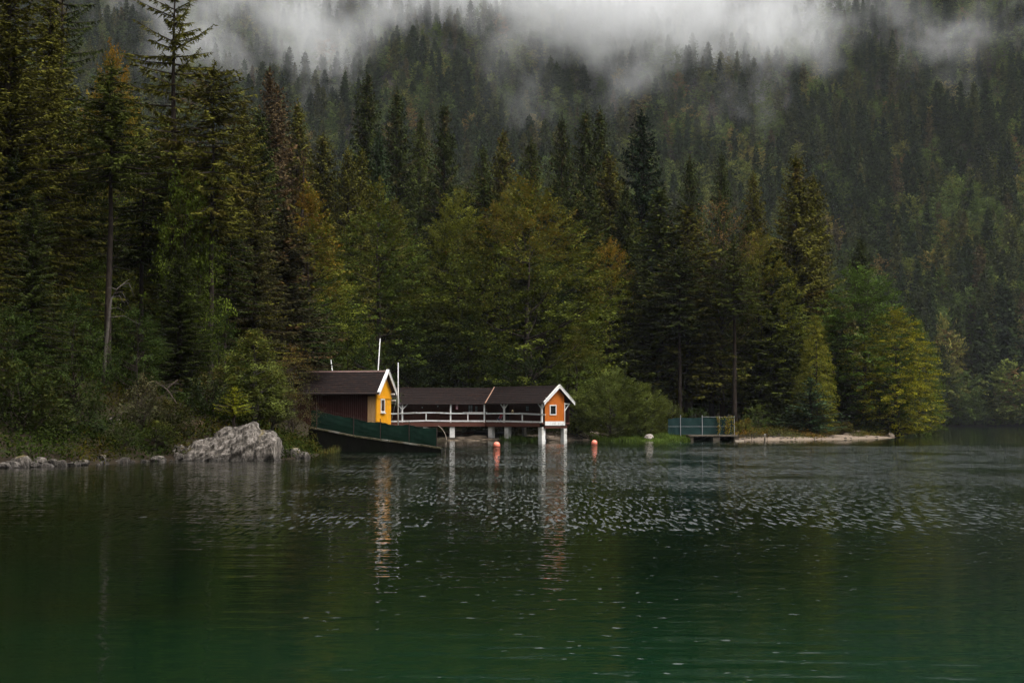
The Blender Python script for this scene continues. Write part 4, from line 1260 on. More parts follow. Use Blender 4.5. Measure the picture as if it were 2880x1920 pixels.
    put(MB().beam(RW @ Vector((4.9, .02, 2.84)), RW @ Vector((8.75, .02, 2.70)), .05, .055), 'top_rail', M['white'], e)
    rail(LW, [(-12.6, 1.98), (-9.0, 1.99), (-6.2, 2.06), (-3.6, 2.02), (-.05, 2.01)], .15, .06, 'bottom_rail')
    rail(RW, [(.02, 2.01), (2.6, 2.0), (5.2, 1.96), (8.0, 1.90)], .16, .06, 'bottom_rail')
    for F, x in ((LW, -6.25), (LW, -1.85), (RW, 5.33)):
        put(MB().box(x - .055, x + .055, .06, .15, 2.06, 2.80, F), 'rail_post', M['white'], e)
    for F, x, br in ((LW, -8.76, 1), (LW, -3.67, 0), (LW, -.12, 0), (RW, 2.59, 1), (RW, 8.0, 1), (LW, -12.4, 1)):
        p = put(MB().box(x - .075, x + .075, .13, .28, 1.86, 3.84, F), 'post', M['white'], e)
        if br:
            for s_ in (-1, 1):
                put(MB().beam(F @ Vector((x + s_ * .05, .2, 3.28)), F @ Vector((x + s_ * .55, .2, 3.80)), .08, .09), 'brace', M['white'], p)
    # gable end
    G = RW @ Matrix.Translation((8.2, 0, 0)) @ Matrix.Rotation(R(90), 4, 'Z')
    sl = (rzz - ez) / hs
    top = lambda x: ez + .0 + sl * min(x, 2 * hs - x) - .08
    g = put(boards(MB(), G, .48, 3.35, 0, 2.0, top, .145, .06, 51), 'gable', M['orange'], e)
    put(MB().box(.5, 3.33, .064, .14, 1.6, 3.9, G), 'gable_backing', M['soffit'], g)
    put(boards(MB(), G, .46, 3.38, -.03, 1.57, lambda x: 1.99, .36, .05, 52), 'skirt', M['white'], g)
    put(MB().box(3.36, 3.44, -.04, .1, 1.57, 3.9, G), 'corner_board', M['white'], g)
    window(e, G, 1.62, -.004, 2.68, 3.62, .88, fw=.10)
    wq = window(e, G, .78, -.004, 4.06, 4.36, .42, fw=.06)
    for ya, yb in ((-.06, hs), (2 * hs + .06, hs)):
        bb = put(MB().prism([RW @ Vector(v) for v in ((xR, ya, ez - .22), (xR, ya, ez + .07), (xR, yb, rzz + .19), (xR, yb, rzz - .13))], RW.to_3x3() @ Vector((.06, 0, 0))), 'bargeboard', M['white'], e)
        put(MB().prism([RW @ Vector(v) for v in ((xR - .12, ya, ez + .06), (xR - .12, ya, ez + .11), (xR - .12, yb, rzz + .24), (xR - .12, yb, rzz + .19))], RW.to_3x3() @ Vector((.22, 0, 0))), 'trim', M['white'], bb)
    br = put(MB().box(3.44, 4.25, -.0, .08, 3.72, 3.84, G), 'bracket', M['white'], e)
    put(MB().beam(G @ Vector((3.44, .04, 3.05)), G @ Vector((4.1, .04, 3.72)), .07, .08), 'brace', M['white'], br)
    # pillars
    for F, x, y, w_ in ((LW, -9.9, .55, .5), (LW, -6.3, .40, .52), (LW, -3.5, .40, .52), (RW, .52, .40, .52), (RW, 2.95, .40, .52), (RW, 7.72, .5, .5), (RW, 7.9, 3.6, .46),
                     (LW, -9.5, 3.6, .42), (LW, -2.4, 3.7, .42), (RW, 2.2, 3.6, .34), (RW, 5.0, 3.6, .36), (LW, -6.0, 3.6, .42)):
        zg = -.8
        p = MB()
        for z0, z1, k in ((zg, .14, 1.06), (.14, 1.39, 1.0)):
            p.box(x - w_ * k / 2, x + w_ * k / 2, y - w_ * k / 2, y + w_ * k / 2, z0, z1, F)
        put(p, 'pillar', M['white_conc'], e)
    return e
veranda()

# small things on and under the veranda
def cloth(name, F, x, y, zt, w, h, m, label, cat):
    mb = MB()
    n = 6
    vs, fs = [], []
    for j in range(7):
        for i in range(n + 1):
            s = i / n
            vs.append(F @ Vector((x + (s - .5) * w * (1 - .15 * j / 6), y + .04 * math.sin(s * 9 + j * .4), zt - h * j / 6 + .02 * math.sin(s * 5))))
    for j in range(6):
        for i in range(n): fs.append((j * (n + 1) + i, j * (n + 1) + i + 1, (j + 1) * (n + 1) + i + 1, (j + 1) * (n + 1) + i))
    mb.add(vs, fs)
    o = mb.build(name, M[m])
    sm = o.modifiers.new('thick', 'SOLIDIFY'); sm.thickness = .012
    return tag(o, label, cat)
t = cloth('hanging_towel', LW, -3.02, .32, 3.80, .26, .56, 'pink', 'pink and white towel hanging under the veranda eave', 'towel')
t.data.materials.append(M['white'])
for i, p in enumerate(t.data.polygons): p.material_index = 1 if (i % 6) in (2, 4) else 0
def deck_chair():
    o = RW @ Vector((1.35, .75, 1.85))
    e = empty('folding_chair', o, 'folding chair with red and blue cloth behind the veranda rail', 'chair')
    r3 = RW.to_3x3()
    q = lambda x, y, z: o + r3 @ Vector((x, y, z))
    for s_ in (-.22, .22):
        put(MB().beam(q(s_, -.25, 0), q(s_, .25, .75), .03, .03), 'leg', M['metal'], e)
        put(MB().beam(q(s_, .25, 0), q(s_, -.2, .42), .03, .03), 'leg', M['metal'], e)
    put(MB().add([q(-.22, -.2, .43), q(.22, -.2, .43), q(.22, .1, .36), q(-.22, .1, .36), q(-.22, -.2, .40), q(.22, -.2, .40), q(.22, .1, .33), q(-.22, .1, .33)], [(0, 1, 2, 3), (7, 6, 5, 4), (0, 4, 5, 1), (1, 5, 6, 2), (2, 6, 7, 3), (3, 7, 4, 0)]), 'seat', M['blue'], e)
    put(MB().add([q(-.22, .1, .45), q(.22, .1, .45), q(.22, .3, .85), q(-.22, .3, .85), q(-.22, .13, .44), q(.22, .13, .44), q(.22, .33, .84), q(-.22, .33, .84)], [(0, 1, 2, 3), (7, 6, 5, 4), (0, 4, 5, 1), (1, 5, 6, 2), (2, 6, 7, 3), (3, 7, 4, 0)]), 'backrest', M['red'], e)
deck_chair()
def stool():
    o = RW @ Vector((8.55, -.25 + .9, 1.56))
    o = RW @ Vector((7.85, 1.05, 1.85))
    e = empty('white_stool', o, 'small white stool on the deck beside the orange gable', 'stool')
    for x, y in ((-.14, -.14), (.14, -.14), (.14, .14), (-.14, .14)):
        put(MB().beam(o + Vector((x * 1.2, y * 1.2, 0)), o + Vector((x, y, .42)), .035, .035), 'leg', M['white'], e)
    put(MB().box(o.x - .19, o.x + .19, o.y - .19, o.y + .19, o.z + .42, o.z + .46), 'seat', M['white'], e)
stool()
def lantern():
    o = RW @ Vector((3.95, .08, 2.84))
    e = empty('lantern', o, 'small cream lantern standing on the veranda rail', 'lantern')
    put(MB().box(o.x - .10, o.x + .10, o.y - .10, o.y + .10, o.z, o.z + .05), 'base', M['cream'], e)
    for x in (-.085, .085):
        for y in (-.085, .085): put(MB().box(o.x + x - .015, o.x + x + .015, o.y + y - .015, o.y + y + .015, o.z + .05, o.z + .22), 'corner', M['cream'], e)
    put(MB().box(o.x - .06, o.x + .06, o.y - .06, o.y + .06, o.z + .05, o.z + .22), 'pane', M['glass'], e)
    put(MB().add([(o.x - .12, o.y - .12, o.z + .22), (o.x + .12, o.y - .12, o.z + .22), (o.x + .12, o.y + .12, o.z + .22), (o.x - .12, o.y + .12, o.z + .22), (o.x, o.y, o.z + .34)], [(3, 2, 1, 0), (0, 1, 4), (1, 2, 4), (2, 3, 4), (3, 0, 4)]), 'cap', M['cream'], e)
lantern()

def rowboat(x, y, z, rz, L, W, H, m, label, flip=False, cover=False):
    e = empty('rowboat', (x, y, z), label, 'rowboat', 'rowboats drawn up under the veranda', rz)
    n, k = 13, 9
    vs, fs = [], []
    for i in range(n):
        s = i / (n - 1)
        hb = W / 2 * (math.sin(math.pi * min(1, s * .62 + .38)) ** .7 if s > .2 else .80 + s)
        hb = max(.02, min(hb, W / 2))
        sh = H * (1 + .35 * (2 * s - .8) ** 2)
        for j in range(k):
            a = math.pi * j / (k - 1)
            vs.append(((s - .5) * L, -hb * math.cos(a), sh - sh * (math.sin(a) ** .6) * (1 - .55 * max(0, s - .8) / .2)))
    for i in range(n - 1):
        for j in range(k - 1): fs.append((i * k + j, (i + 1) * k + j, (i + 1) * k + j + 1, i * k + j + 1))
    fs.append(tuple(range(k)))
    h = MB().add(vs, fs).build('hull', M[m], e, True)
    sm = h.modifiers.new('thick', 'SOLIDIFY'); sm.thickness = .03
    gw = MB()
    for j in (0, k - 1): gw.tube([Vector(vs[i * k + j]) for i in range(n)], .03, 5)
    gw.build('gunwale', M['wood'], e)
    if cover:
        c = []
        for i in range(n): c += [Vector(vs[i * k]) + Vector((0, 0, .02)), Vector((vs[i * k][0], 0, vs[i * k][2] + .16)), Vector(vs[i * k + k - 1]) + Vector((0, 0, .02))]
        cf = []
        for i in range(n - 1):
            for j in range(2): cf.append((i * 3 + j, (i + 1) * 3 + j, (i + 1) * 3 + j + 1, i * 3 + j + 1))
        MB().add(c, cf).build('cover', M['boatgrey'], e, True)
    else:
        for s in (.3, .6):
            i = int(s * (n - 1))
            MB().box(vs[i * k][0] - .12, vs[i * k][0] + .12, -W * .42, W * .42, H * .75, H * .79).build('thwart', M['wood'], e)
    if flip:
        e.rotation_euler = (R(180), 0, rz); e.location.z += H * 1.05
    return e
bx = lambda px, D: (px - 1440) / 4000 * D
rowboat(bx(1292, 152.2), 152.2, .20, R(6), 3.1, 1.15, .52, 'boatred', 'red brown rowboat lying on the beach under the veranda')
rowboat(bx(1348, 153.5), 153.5, .30, R(200), 2.8, 1.1, .5, 'boatdark', 'dark covered rowboat under the bend of the veranda', cover=True)
rowboat(bx(1400, 154.5), 154.2, .32, R(170), 2.6, 1.1, .5, 'boatdark', 'upturned dark rowboat at the back under the veranda', flip=True)
def planks_pile():
    for i, (a, L, dz) in enumerate(((4, 2.2, 0), (-3, 1.9, .06), (9, 1.6, .12))):
        x, y = bx(1340, 149.6) + i * .12, 149.6 + i * .1
        o = MB().box(-L / 2, L / 2, -.09, .09, 0, .045).build('driftwood_plank', M['wood'])
        o.location = (x, y, hz(x, y) + .03 + dz); o.rotation_euler = (0, 0, R(a))
        tag(o, ('lowest', 'middle', 'topmost')[i] + ' grey plank of the little pile at the beach under the veranda', 'plank', 'grey planks under the veranda')
planks_pile()
def mooring():
    p = at(1531, 1240, 145.5)
    e = empty('mooring_post', (p.x, p.y, -.4), 'dark timber post with a tarred bulky foot beside the white pillar', 'post')
    put(MB().tube([(p.x, p.y, -.4), (p.x, p.y, 1.25)], [.11, .10], 8), 'shaft', M['darkmetal'], e)
    put(MB().tube([(p.x - .05, p.y, -.4), (p.x - .05, p.y, .25), (p.x, p.y, .6), (p.x + .05, p.y, .85)], [.30, .27, .19, .10], 9), 'wrapping', M['boatdark'], e, True)
mooring()
def hose():
    a = at(1232, 1197, 147.2); b = at(1248, 1236, 147.0)
    pts = [a.lerp(b, t) + Vector((.35 * math.sin(t * 2.2) , 0, .25 * math.sin(t * math.pi) * (1 - t))) for t in np.linspace(0, 1, 9)]
    tag(MB().tube(pts, .02, 5).build('bent_hose', M['plank']), 'pale bent hose curving down to the beach by the screen end', 'hose')
hose()

# ---- ramp wall with the green screen
def screen_wall():
    P = [at(868, 1200, 97.5), at(930, 1212, 96.6), at(1000, 1226, 95.6), at(1069, 1236, 94.6), at(1150, 1246, 93.4), at(1240, 1259, 92.0)]
    e = empty('ramp_wall', (P[0].x, P[0].y, 0), 'dark mossy concrete wall of the boat ramp, sloping down into the water', 'wall')
    back = Vector((.05, .55, 0))
    wl, cp = MB(), None
    for a, b in zip(P[:-1], P[1:]):
        wl.prism([Vector((a.x, a.y, -1.5)), Vector((b.x, b.y, -1.5)), Vector((b.x, b.y, b.z - .07)), Vector((a.x, a.y, a.z - .07))], back)
    put(wl, 'wall', M['wall'], e)
    rr = random.Random(4)
    k = 0
    for a, b in zip(P[:-1], P[1:]):
        n = 3
        for i in range(n):
            p, q = a.lerp(b, i / n + .006), a.lerp(b, (i + 1) / n - .006)
            o = Vector((0, -.05 - rr.uniform(0, .03), 0)); dz = rr.uniform(-.012, .012)
            put(MB().prism([p + o + Vector((0, 0, -.066 + dz)), q + o + Vector((0, 0, -.066 + dz)), q + o + Vector((0, 0, .03 + dz)), p + o + Vector((0, 0, .03 + dz))], Vector((0, .62, 0))), 'coping_stone', M['coping'], e)
    s = empty('screen_fence', (P[0].x, P[0].y + .2, P[0].z), 'dark green net screen on thin posts along the sloping ramp wall', 'fence', 'net screens by the water')
    base = lambda px: next((P[i].lerp(P[i + 1], (px - xs[i]) / (xs[i + 1] - xs[i])) for i in range(5) if xs[i] <= px <= xs[i + 1]))
    xs = [868, 930, 1000, 1069, 1150, 1240]
    tops = [(874, 1154), (890, 1151), (920, 1160), (960, 1169), (994, 1176), (1030, 1183), (1069, 1187), (1110, 1193), (1150, 1194), (1190, 1200), (1228, 1204)]
    ttop = lambda px: np.interp(px, [a for a, _ in tops], [b for _, b in tops])
    posts = [890, 994, 1069, 1150, 1228]
    for px in posts:
        b = base(px) + Vector((0, .10, 0))
        t = at(px, ttop(px) - (10 if px < 1200 else 3), b.y)
        t.x = b.x
        put(MB().tube([b - Vector((0, 0, .05)), t], .03, 6), 'post', M['darkmetal'], s)
    ed = [874] + posts[1:]
    for a, b in zip(ed[:-1], ed[1:]):
        vs, fs = [], []
        n, m_ = 14, 8
        for i in range(n + 1):
            px = a + (b - a) * i / n
            lo = base(px) + Vector((0, .19, .05))
            hi = at(px, ttop(px) + 3.2 * math.sin(math.pi * i / n) + .8 * math.sin(i * 1.9), lo.y)
            for j in range(m_ + 1):
                p = lo.lerp(Vector((lo.x, lo.y, hi.z)), j / m_)
                p.y -= .05 * math.sin(math.pi * j / m_) * math.sin(math.pi * i / n) + .018 * math.sin(j * 2.3 + i * .5) + .012 * math.sin(i * 1.7)
                vs.append(p)
        for i in range(n):
            for j in range(m_): fs.append((i * (m_ + 1) + j, (i + 1) * (m_ + 1) + j, (i + 1) * (m_ + 1) + j + 1, i * (m_ + 1) + j + 1))
        put(MB().add(vs, fs), 'net_panel', M['net'], s, True)
        hem = [vs[i * (m_ + 1) + m_] + Vector((0, -.01, 0)) for i in range(n + 1)]
        put(MB().tube(hem, .014, 5), 'hem', M['net'], s)
    put(MB().tube([at(878, 1145, 97.4), at(990, 1172, 96), at(1100, 1192, 94.6)], .008, 4), 'wire', M['darkmetal'], s)
    return P
screen_wall()

def quay():
    e = empty('stone_quay', (20.6, 147, 0), 'low stone quay with dark hollows under the teal screen', 'quay')
    x0, x1, y0, y1, z1 = 18.1, 23.2, 146.0, 150.5, .58
    rr = random.Random(9)
    x = x0
    while x < x1 - .1:
        xe = min(x1, x + rr.uniform(.8, 1.2))
        put(MB().box(x + .008, xe - .008, y0 - .06 + rr.uniform(-.02, .02), y1, z1 - .14 + rr.uniform(-.01, .01), z1 + rr.uniform(-.012, .012)), 'slab', M['quay'], e)
        x = xe
    for a, b in ((18.15, 18.6), (20.6, 21.3), (22.75, 23.15)):
        put(MB().box(a, b, y0 + .05, y1 - .2, -1, z1 - .155), 'pier', M['quay'], e)
    put(MB().box(18.7, 22.7, 147.6, 148.2, -1, z1 - .16), 'back_wall', M['wall'], e)
    s = empty('screen_fence', (16.4, 147.6, .5), 'teal net screen on grey posts standing over the stone quay', 'fence', 'net screens by the water')
    xs = [bx(p, 147.6) for p in (1878, 1913, 1974, 2022, 2064)]
    for i, x in enumerate(xs[1:]):
        put(MB().tube([(x, 147.55, .4), (x, 147.55, 2.55 + (.08 if i < 2 else 0))], .032, 6), 'post', M['metal'], s)
    for a, b in zip(xs[:-1], xs[1:]):
        vs, fs = [], []
        for i in range(11):
            for j in range(6):
                x = a + (b - a) * i / 10
                vs.append((x, 147.6 + .04 * math.sin(i * .9) * math.sin(j), .62 + (1.76 - .05 * math.sin(math.pi * i / 10) - (.12 if a == xs[0] and i < 4 else 0)) * j / 5))
        for i in range(10):
            for j in range(5): fs.append((i * 6 + j, (i + 1) * 6 + j, (i + 1) * 6 + j + 1, i * 6 + j + 1))
        put(MB().add(vs, fs), 'net_panel', M['netteal'], s, True)
    put(MB().tube([(xs[0], 147.57, 1.45), (xs[-1], 147.57, 1.45)], .012, 4), 'wire', M['metal'], s)
    put(MB().tube([(xs[2], 147.54, 2.45), (xs[-1], 147.54, 2.42)], .015, 4), 'rail', M['metal'], s)
quay()

def vine(px, w, dens, label, seed, top=2.5):
    rng = np.random.default_rng(seed)
    x, y = bx(px, 147.3), 147.38
    e = empty('climbing_vine', (x, y, .55), label, 'vine', 'vines on the teal screen')
    st = MB()
    for k in range(3):
        ps = [(rng.normal(0, w * .3), rng.normal(0, .04), z) for z in np.linspace(0, top - .5, 7)]
        st.tube(ps, .012, 4)
    st.build('stem', M['bark'], e)
    n = dens
    z = rng.uniform(.15, top - .5, n) ** 1.0
    c = np.stack([rng.normal(0, w, n) * (1 + .6 * (z > top - .8)), rng.normal(-.06, .06, n), z], 1)
    d = norm(rng.normal(0, 1, (n, 3)) + np.array([0, -.2, -.8])) * rng.uniform(.09, .18, n)[:, None]
    me = quads_mesh('vine_leaves', kites(c, d, np.linalg.norm(d, axis=1) * .8, rng.normal(0, .5, (n, 3)) + np.array([0, -1., .4])), rng.random(n), (rng.random(n) < .75) * rng.uniform(.3, 1, n), M['vine'])
    o = link('foliage', me, e); o.color = (.085, .105, .018, .45)
vine(2021, .10, 130, 'thin yellowing vine on the post of the teal screen', 1)
vine(2046, .17, 260, 'fuller yellow green vine hanging over the quay hollow', 2)
vine(2060, .08, 70, 'sparse orange vine at the corner post of the teal screen', 3)

def wire_fence():
    x0, x1, y = bx(2077, 147.0), bx(2156, 149.5), 148.2
    e = empty('wire_fence', (x0, y, 0), 'black wire netting fence standing in the water below the gravel beach', 'fence')
    a, b = Vector((x0, 147.2, 0)), Vector((x1, 149.5, 0))
    for t in (0, .45, 1.0):
        p = a.lerp(b, t)
        put(MB().tube([(p.x, p.y, -.6), (p.x, p.y, .66)], .02, 5), 'post', M['darkmetal'], e)
    net = MB()
    for i in range(36):
        p = a.lerp(b, i / 35)
        net.tube([(p.x, p.y, 0), (p.x, p.y, .56)], .006, 3, False)
    for z in (.08, .2, .32, .44, .56):
        net.tube([(a.x, a.y, z), (b.x, b.y, z)], .006, 3, False)
    o = put(net, 'wire_mesh', M['darkmetal'], e); o['kind'] = 'stuff'
    p = at(2151, 1240, 147.8)
    m_ = empty('water_post', (p.x, 147.8, -.5), 'pale round post standing in the water by the wire fence', 'post')
    put(MB().tube([(p.x, 147.8, -.5), (p.x, 147.8, .62)], [.09, .08], 9), 'shaft', M['quay'], m_, True)
    put(MB().tube([(p.x, 147.8, .62), (p.x, 147.8, .67)], [.10, .06], 9), 'cap', M['metal'], m_)
wire_fence()
p = at(2080, 1240.5, 143.5)
o = MB().box(-.42, .42, -.14, .14, -.03, .10).build('floating_plank', M['plank'])
o.location = (p.x, 143.5, 0.0)
tag(o, 'pale plank floating at the foot of the stone quay', 'plank')

def buoy(px, py, r, label):
    D = 8000 / (py - 1184)
    x = bx(px, D)
    e = empty('buoy', (x, D, 0), label, 'buoy', 'orange buoys off the veranda')
    n, k = 20, 12
    vs, fs = [], []
    for j in range(k + 1):
        a = -math.pi / 2 + math.pi * j / k
        for i in range(n): vs.append((r * math.cos(a) * math.cos(2 * math.pi * i / n), r * math.cos(a) * math.sin(2 * math.pi * i / n), r * .58 + r * math.sin(a)))
    for j in range(k):
        for i in range(n): fs.append((j * n + i, j * n + (i + 1) % n, (j + 1) * n + (i + 1) % n, (j + 1) * n + i))
    MB().add(vs, fs).build('float', M['buoy'], e, True)
    ring = [(r * 1.0 * math.cos(2 * math.pi * i / 20), r * 1.0 * math.sin(2 * math.pi * i / 20), r * .06) for i in range(21)]
    MB().tube(ring, .035, 5, False).build('band', M['buoyband'], e, True)
    MB().tube([(0, 0, r * 1.55), (0, 0, r * 1.7)], [.03, .03], 6).build('eyelet', M['buoyband'], e)
buoy(1397, 1257, .27, 'orange ball buoy off the middle of the veranda')
buoy(1671, 1250, .26, 'orange ball buoy off the willow bush')

# ---- rocks
def disp_rock(seed, rough=.35, sub=4):
    import bmesh
    bm = bmesh.new()
    bmesh.ops.create_icosphere(bm, subdivisions=sub, radius=1)
    off = Vector((seed * 7.3, seed * 3.1, -seed * 5.7))
    for v in bm.verts:
        d = v.co.copy()
        a = mnoise.noise(d * .9 + off) * .55 + (.5 - abs(mnoise.noise(d * 1.9 + off))) * .35 + mnoise.noise(d * 4.2 + off) * .13 + (.3 - abs(mnoise.noise(d * 8 + off))) * .10
        q = d * (1 + rough * a * 1.6)
        for ax, lim in ((Vector((.6, -.5, .62)).normalized(), .66), (Vector((-.7, -.6, .3)).normalized(), .70), (Vector((.1, -.9, .2)).normalized(), .64), (Vector((-.3 + .1 * seed, .1, .9)).normalized(), .62)):
            s = q.dot(ax)
            if s > lim: q -= ax * (s - lim) * .75
        v.co = q
    me = bpy.data.meshes.new('rock'); bm.to_mesh(me); bm.free()
    me.materials.append(M['rock'])
    a = me.attributes.new('moss', 'FLOAT', 'POINT')
    return me
RK = [disp_rock(i + 1, .46 + .07 * (i % 3)) for i in range(6)]
def moss(me, amt):
    m2 = me.copy()
    a = m2.attributes['moss']
    a.data.foreach_set('value', np.full(len(m2.vertices), amt, np.float32))
    return m2
RKM = [moss(r, .30) for r in RK[:3]]
def rock(me, x, y, z, sx, sy, sz, rz, label, group, name='rock', rx=0):
    o = link(name, me)
    o.location = (x, y, z); o.scale = (sx, sy, sz); o.rotation_euler = (rx, R(8) * math.sin(rz * 3), rz)
    return tag(o, label, 'rock', group)

def big_boulder():
    D, s = 73.0, 54.8
    prof = [(488, 1300), (497, 1288), (515, 1268), (541, 1246), (565, 1238), (590, 1233), (604, 1222), (616, 1213), (649, 1204), (680, 1198), (707, 1191), (719, 1196), (728, 1211), (745, 1211), (759, 1212), (770, 1220), (778, 1230), (780, 1262), (778, 1290), (784, 1300)]
    px = [a for a, _ in prof]; py = [b for _, b in prof]
    us = list(np.linspace(488, 784, 130))
    nv = 64
    vs, fs = [], []
    x0 = bx(640, D)
    for u in us:
        h = (1301 - np.interp(u, px, py)) / s
        x = bx(u, D) - x0
        r = sstep(np.array(u), 590, 720)
        for j in range(nv):
            v = j / (nv - 1)
            if v < .5:
                k = v / .5
                y = -1.55 * (1 - k ** (1.3 + 1.2 * float(r)))
                z = h * (k ** (1.25 - .55 * float(r)))
            else:
                k = (v - .5) / .5
                y = 2.2 * k
                z = h * (1 - k ** 2.2)
            p = Vector((x, y, z))
            q = Vector((p.x * .86 + p.z * .5, p.y, p.z * .86 - p.x * .5))            # strata dip
            st = abs(mnoise.noise(Vector((q.x * .5, q.y * .7, q.z * 2.8)) + Vector((3, 7, 1))))
            tt = q.z * 1.9 + .5 * mnoise.noise(p * .8)
            led = (tt - math.floor(tt)); led = led * .26 if led < .86 else (1 - led) * 1.6
            n = mnoise.noise(p * .9) * .20 + (.22 - st) * .20 - led * .5 + mnoise.noise(p * 3.3) * .07 + (.2 - abs(mnoise.noise(p * 6.5))) * .09 + mnoise.noise(p * 15) * .03
            e = min(1, h / .6)
            p += Vector((.15 * mnoise.noise(p * 2.1), -n * .9 * e, n * .55 * e if z > .05 else 0))
            vs.append((p.x, p.y, p.z - .05))
    n = len(us)
    for i in range(n - 1):
        for j in range(nv - 1): fs.append((i * nv + j, (i + 1) * nv + j, (i + 1) * nv + j + 1, i * nv + j + 1))
    o = MB().add(vs, fs).build('boulder', M['rock'], None, True)
    a = o.data.attributes.new('moss', 'FLOAT', 'POINT')
    a.data.foreach_set('value', np.array([.22 * math.exp(-((v[0] - (735 - 640) / s) / .12) ** 2) for v in vs], np.float32))
    o.location = (x0, D + .6, 0)
    tag(o, 'big grey limestone boulder rising from the water below the young birch', 'boulder')
big_boulder()
p = at(670, 1208, 75.5)
rock(RK[1], p.x, 75.6, 1.35, 1.0, .7, .42, .4, 'flat grey slab of rock lying behind the crest of the big boulder', 'shore rocks', rx=R(12))
p = at(540, 1230, 76.5)
_bb = RKM[0].copy(); _bb.materials.clear(); _bb.materials.append(M['rockbrown'])
rock(_bb, p.x, 77.0, 1.2, 1.05, .95, 1.15, .8, 'rounded brown mossy boulder behind the big grey one', 'shore rocks', 'boulder')
for i, (px, py, D, w, h, lab, ms) in enumerate((
    (820, 1285, 76.5, .75, .80, 'mossy topped rock beside the big boulder', 1), (856, 1287, 77, .62, .62, 'jagged grey rock at the end of the shore rocks', 0), (800, 1290, 75.5, .42, .45, 'dark rock between the boulder and the mossy topped one', 0),
    (440, 1296, 72, .68, .42, 'low pale grey rock at the foot of the big boulder', 0), (500, 1293, 72.8, .5, .50, 'weathered rock touching the foot of the big boulder', 0), (508, 1270, 74.5, .6, .75, 'shadowed rock against the flank of the big boulder', 0),
    (312, 1245, 74, .30, .78, 'upright standing stone on the dark bank', 0), (330, 1243, 74.3, .28, .62, 'smaller upright stone leaning by the standing stone', 0), (430, 1250, 74.5, .30, .75, 'slanting grey stone in the bushes', 0),
    (30, 1300, 63.2, .60, .50, 'round grey rock first in the heap at the picture edge', 0), (62, 1290, 64.0, .75, .78, 'largest rock of the heap at the picture edge, moss on top', 1), (12, 1306, 62.6, .5, .42, 'lowest rock of the heap at the picture edge', 0),
    (90, 1303, 63.6, .42, .40, 'pale knobbly rock in front of the heap', 0), (108, 1288, 65, .55, .55, 'grey rock at the end of the heap', 0), (125, 1302, 64.2, .50, .30, 'flat rock lying low beside the heap', 0),
    (172, 1298, 65.4, .55, .48, 'pointed rock standing alone at the waterline', 0), (205, 1303, 65, .50, .28, 'long low rock at the waterline', 0), (228, 1304, 65, .3, .2, 'last small rock of the low row', 0),
    (225, 1290, 66.5, .55, .36, 'brown rock half under moss on the bank', 1), (292, 1292, 68.5, .38, .25, 'small pale rock at the brown waterline', 0), (285, 1270, 70, .45, .45, 'mossy brown rock on the dark bank', 1),
    (348, 1285, 71, .4, .4, 'grey rock among ferns at the waterline', 0), (400, 1296, 71.5, .26, .2, 'fist like stone left of the low pale rock', 0), (368, 1295, 70.6, .3, .18, 'dark stone at the waterline', 0),
    (335, 1290, 70.4, .3, .22, 'brownish stone at the waterline', 0), (148, 1292, 65.6, .34, .5, 'dark narrow rock between the heap and the pointed rock', 0))):
    if py > 1266 and px < 520:
        while D > 58 and shore_sd(np.array([bx(px, D)]), np.array([D]))[0] > -.15: D -= .1
        D += max(0, (1300 - py)) * .035
    w, h = w * .66, h * .66
    x = bx(px, D)
    rock((RKM if ms else RK)[i % (3 if ms else 6)], x, D + .3, max(0.02, hz(x, D + .3)) + h * .15, w, w * .85, h * .85, i * 1.37, lab, 'shore rocks')
p = at(1828, 1232, 147.3)
_wr = RK[3].copy(); _wr.materials.clear(); _wr.materials.append(M['rockpale'])
rock(_wr, p.x, 147.3, hz(p.x, 147.3) + .12, .66, .5, .46, 1.0, 'pale whitish boulder lying in the bright grass', 'shore rocks', 'boulder')
rr = random.Random(21)
for i in range(24):                                               # cobbles along the near bank
    D = rr.uniform(62.5, 73.5)
    px = np.interp(D, [61, 64.5, 70.8, 73.5], [0, 230, 420, 700]) + rr.uniform(-20, 20)
    x = bx(px, D)
    s_ = rr.uniform(.05, .12)
    rock(RK[i % 6], x, D + rr.uniform(.2, .6), .02, s_ * rr.uniform(1, 1.5), s_, s_ * .7, rr.uniform(0, 6), 'fist sized stone along the waterline of the dark bank', 'small stones along the dark bank', 'stone')
for i in range(60):                                               # stones on the gravel beaches
    px = rr.choice([rr.uniform(1530, 1660), rr.uniform(2085, 2500)])
    D = np.interp(px, [1530, 1660, 2075, 2290, 2400, 2500], [148.6, 151.2, 151, 154, 160.2, 170]) + rr.uniform(.2, 2.4)
    x = bx(px, D); s_ = rr.uniform(.07, .17)
    rock(RK[i % 6], x, D, hz(x, D) + .02, s_ * 1.3, s_, s_ * .7, rr.uniform(0, 6), 'pale stone lying on the gravel of the ' + ('far beach towards the point' if px > 2000 else 'beach beside the orange gable'), 'stones on the gravel ' + ('towards the point' if px > 2000 else 'beside the gable'), 'stone')
p = at(2544, 168, 872)
rock(RK[4], p.x, 872, p.z - 2, 4.2, 3, 5.5, .3, 'pale cliff showing through the fog high on the slope', 'cliffs in the mountain wood', 'rock_outcrop')
p = at(2520, 190, 862)
rock(RK[2], p.x, 862, p.z - 2, 3, 3, 3, 1.3, 'smaller pale rock face just under the cliff in the fog', 'cliffs in the mountain wood', 'rock_outcrop')

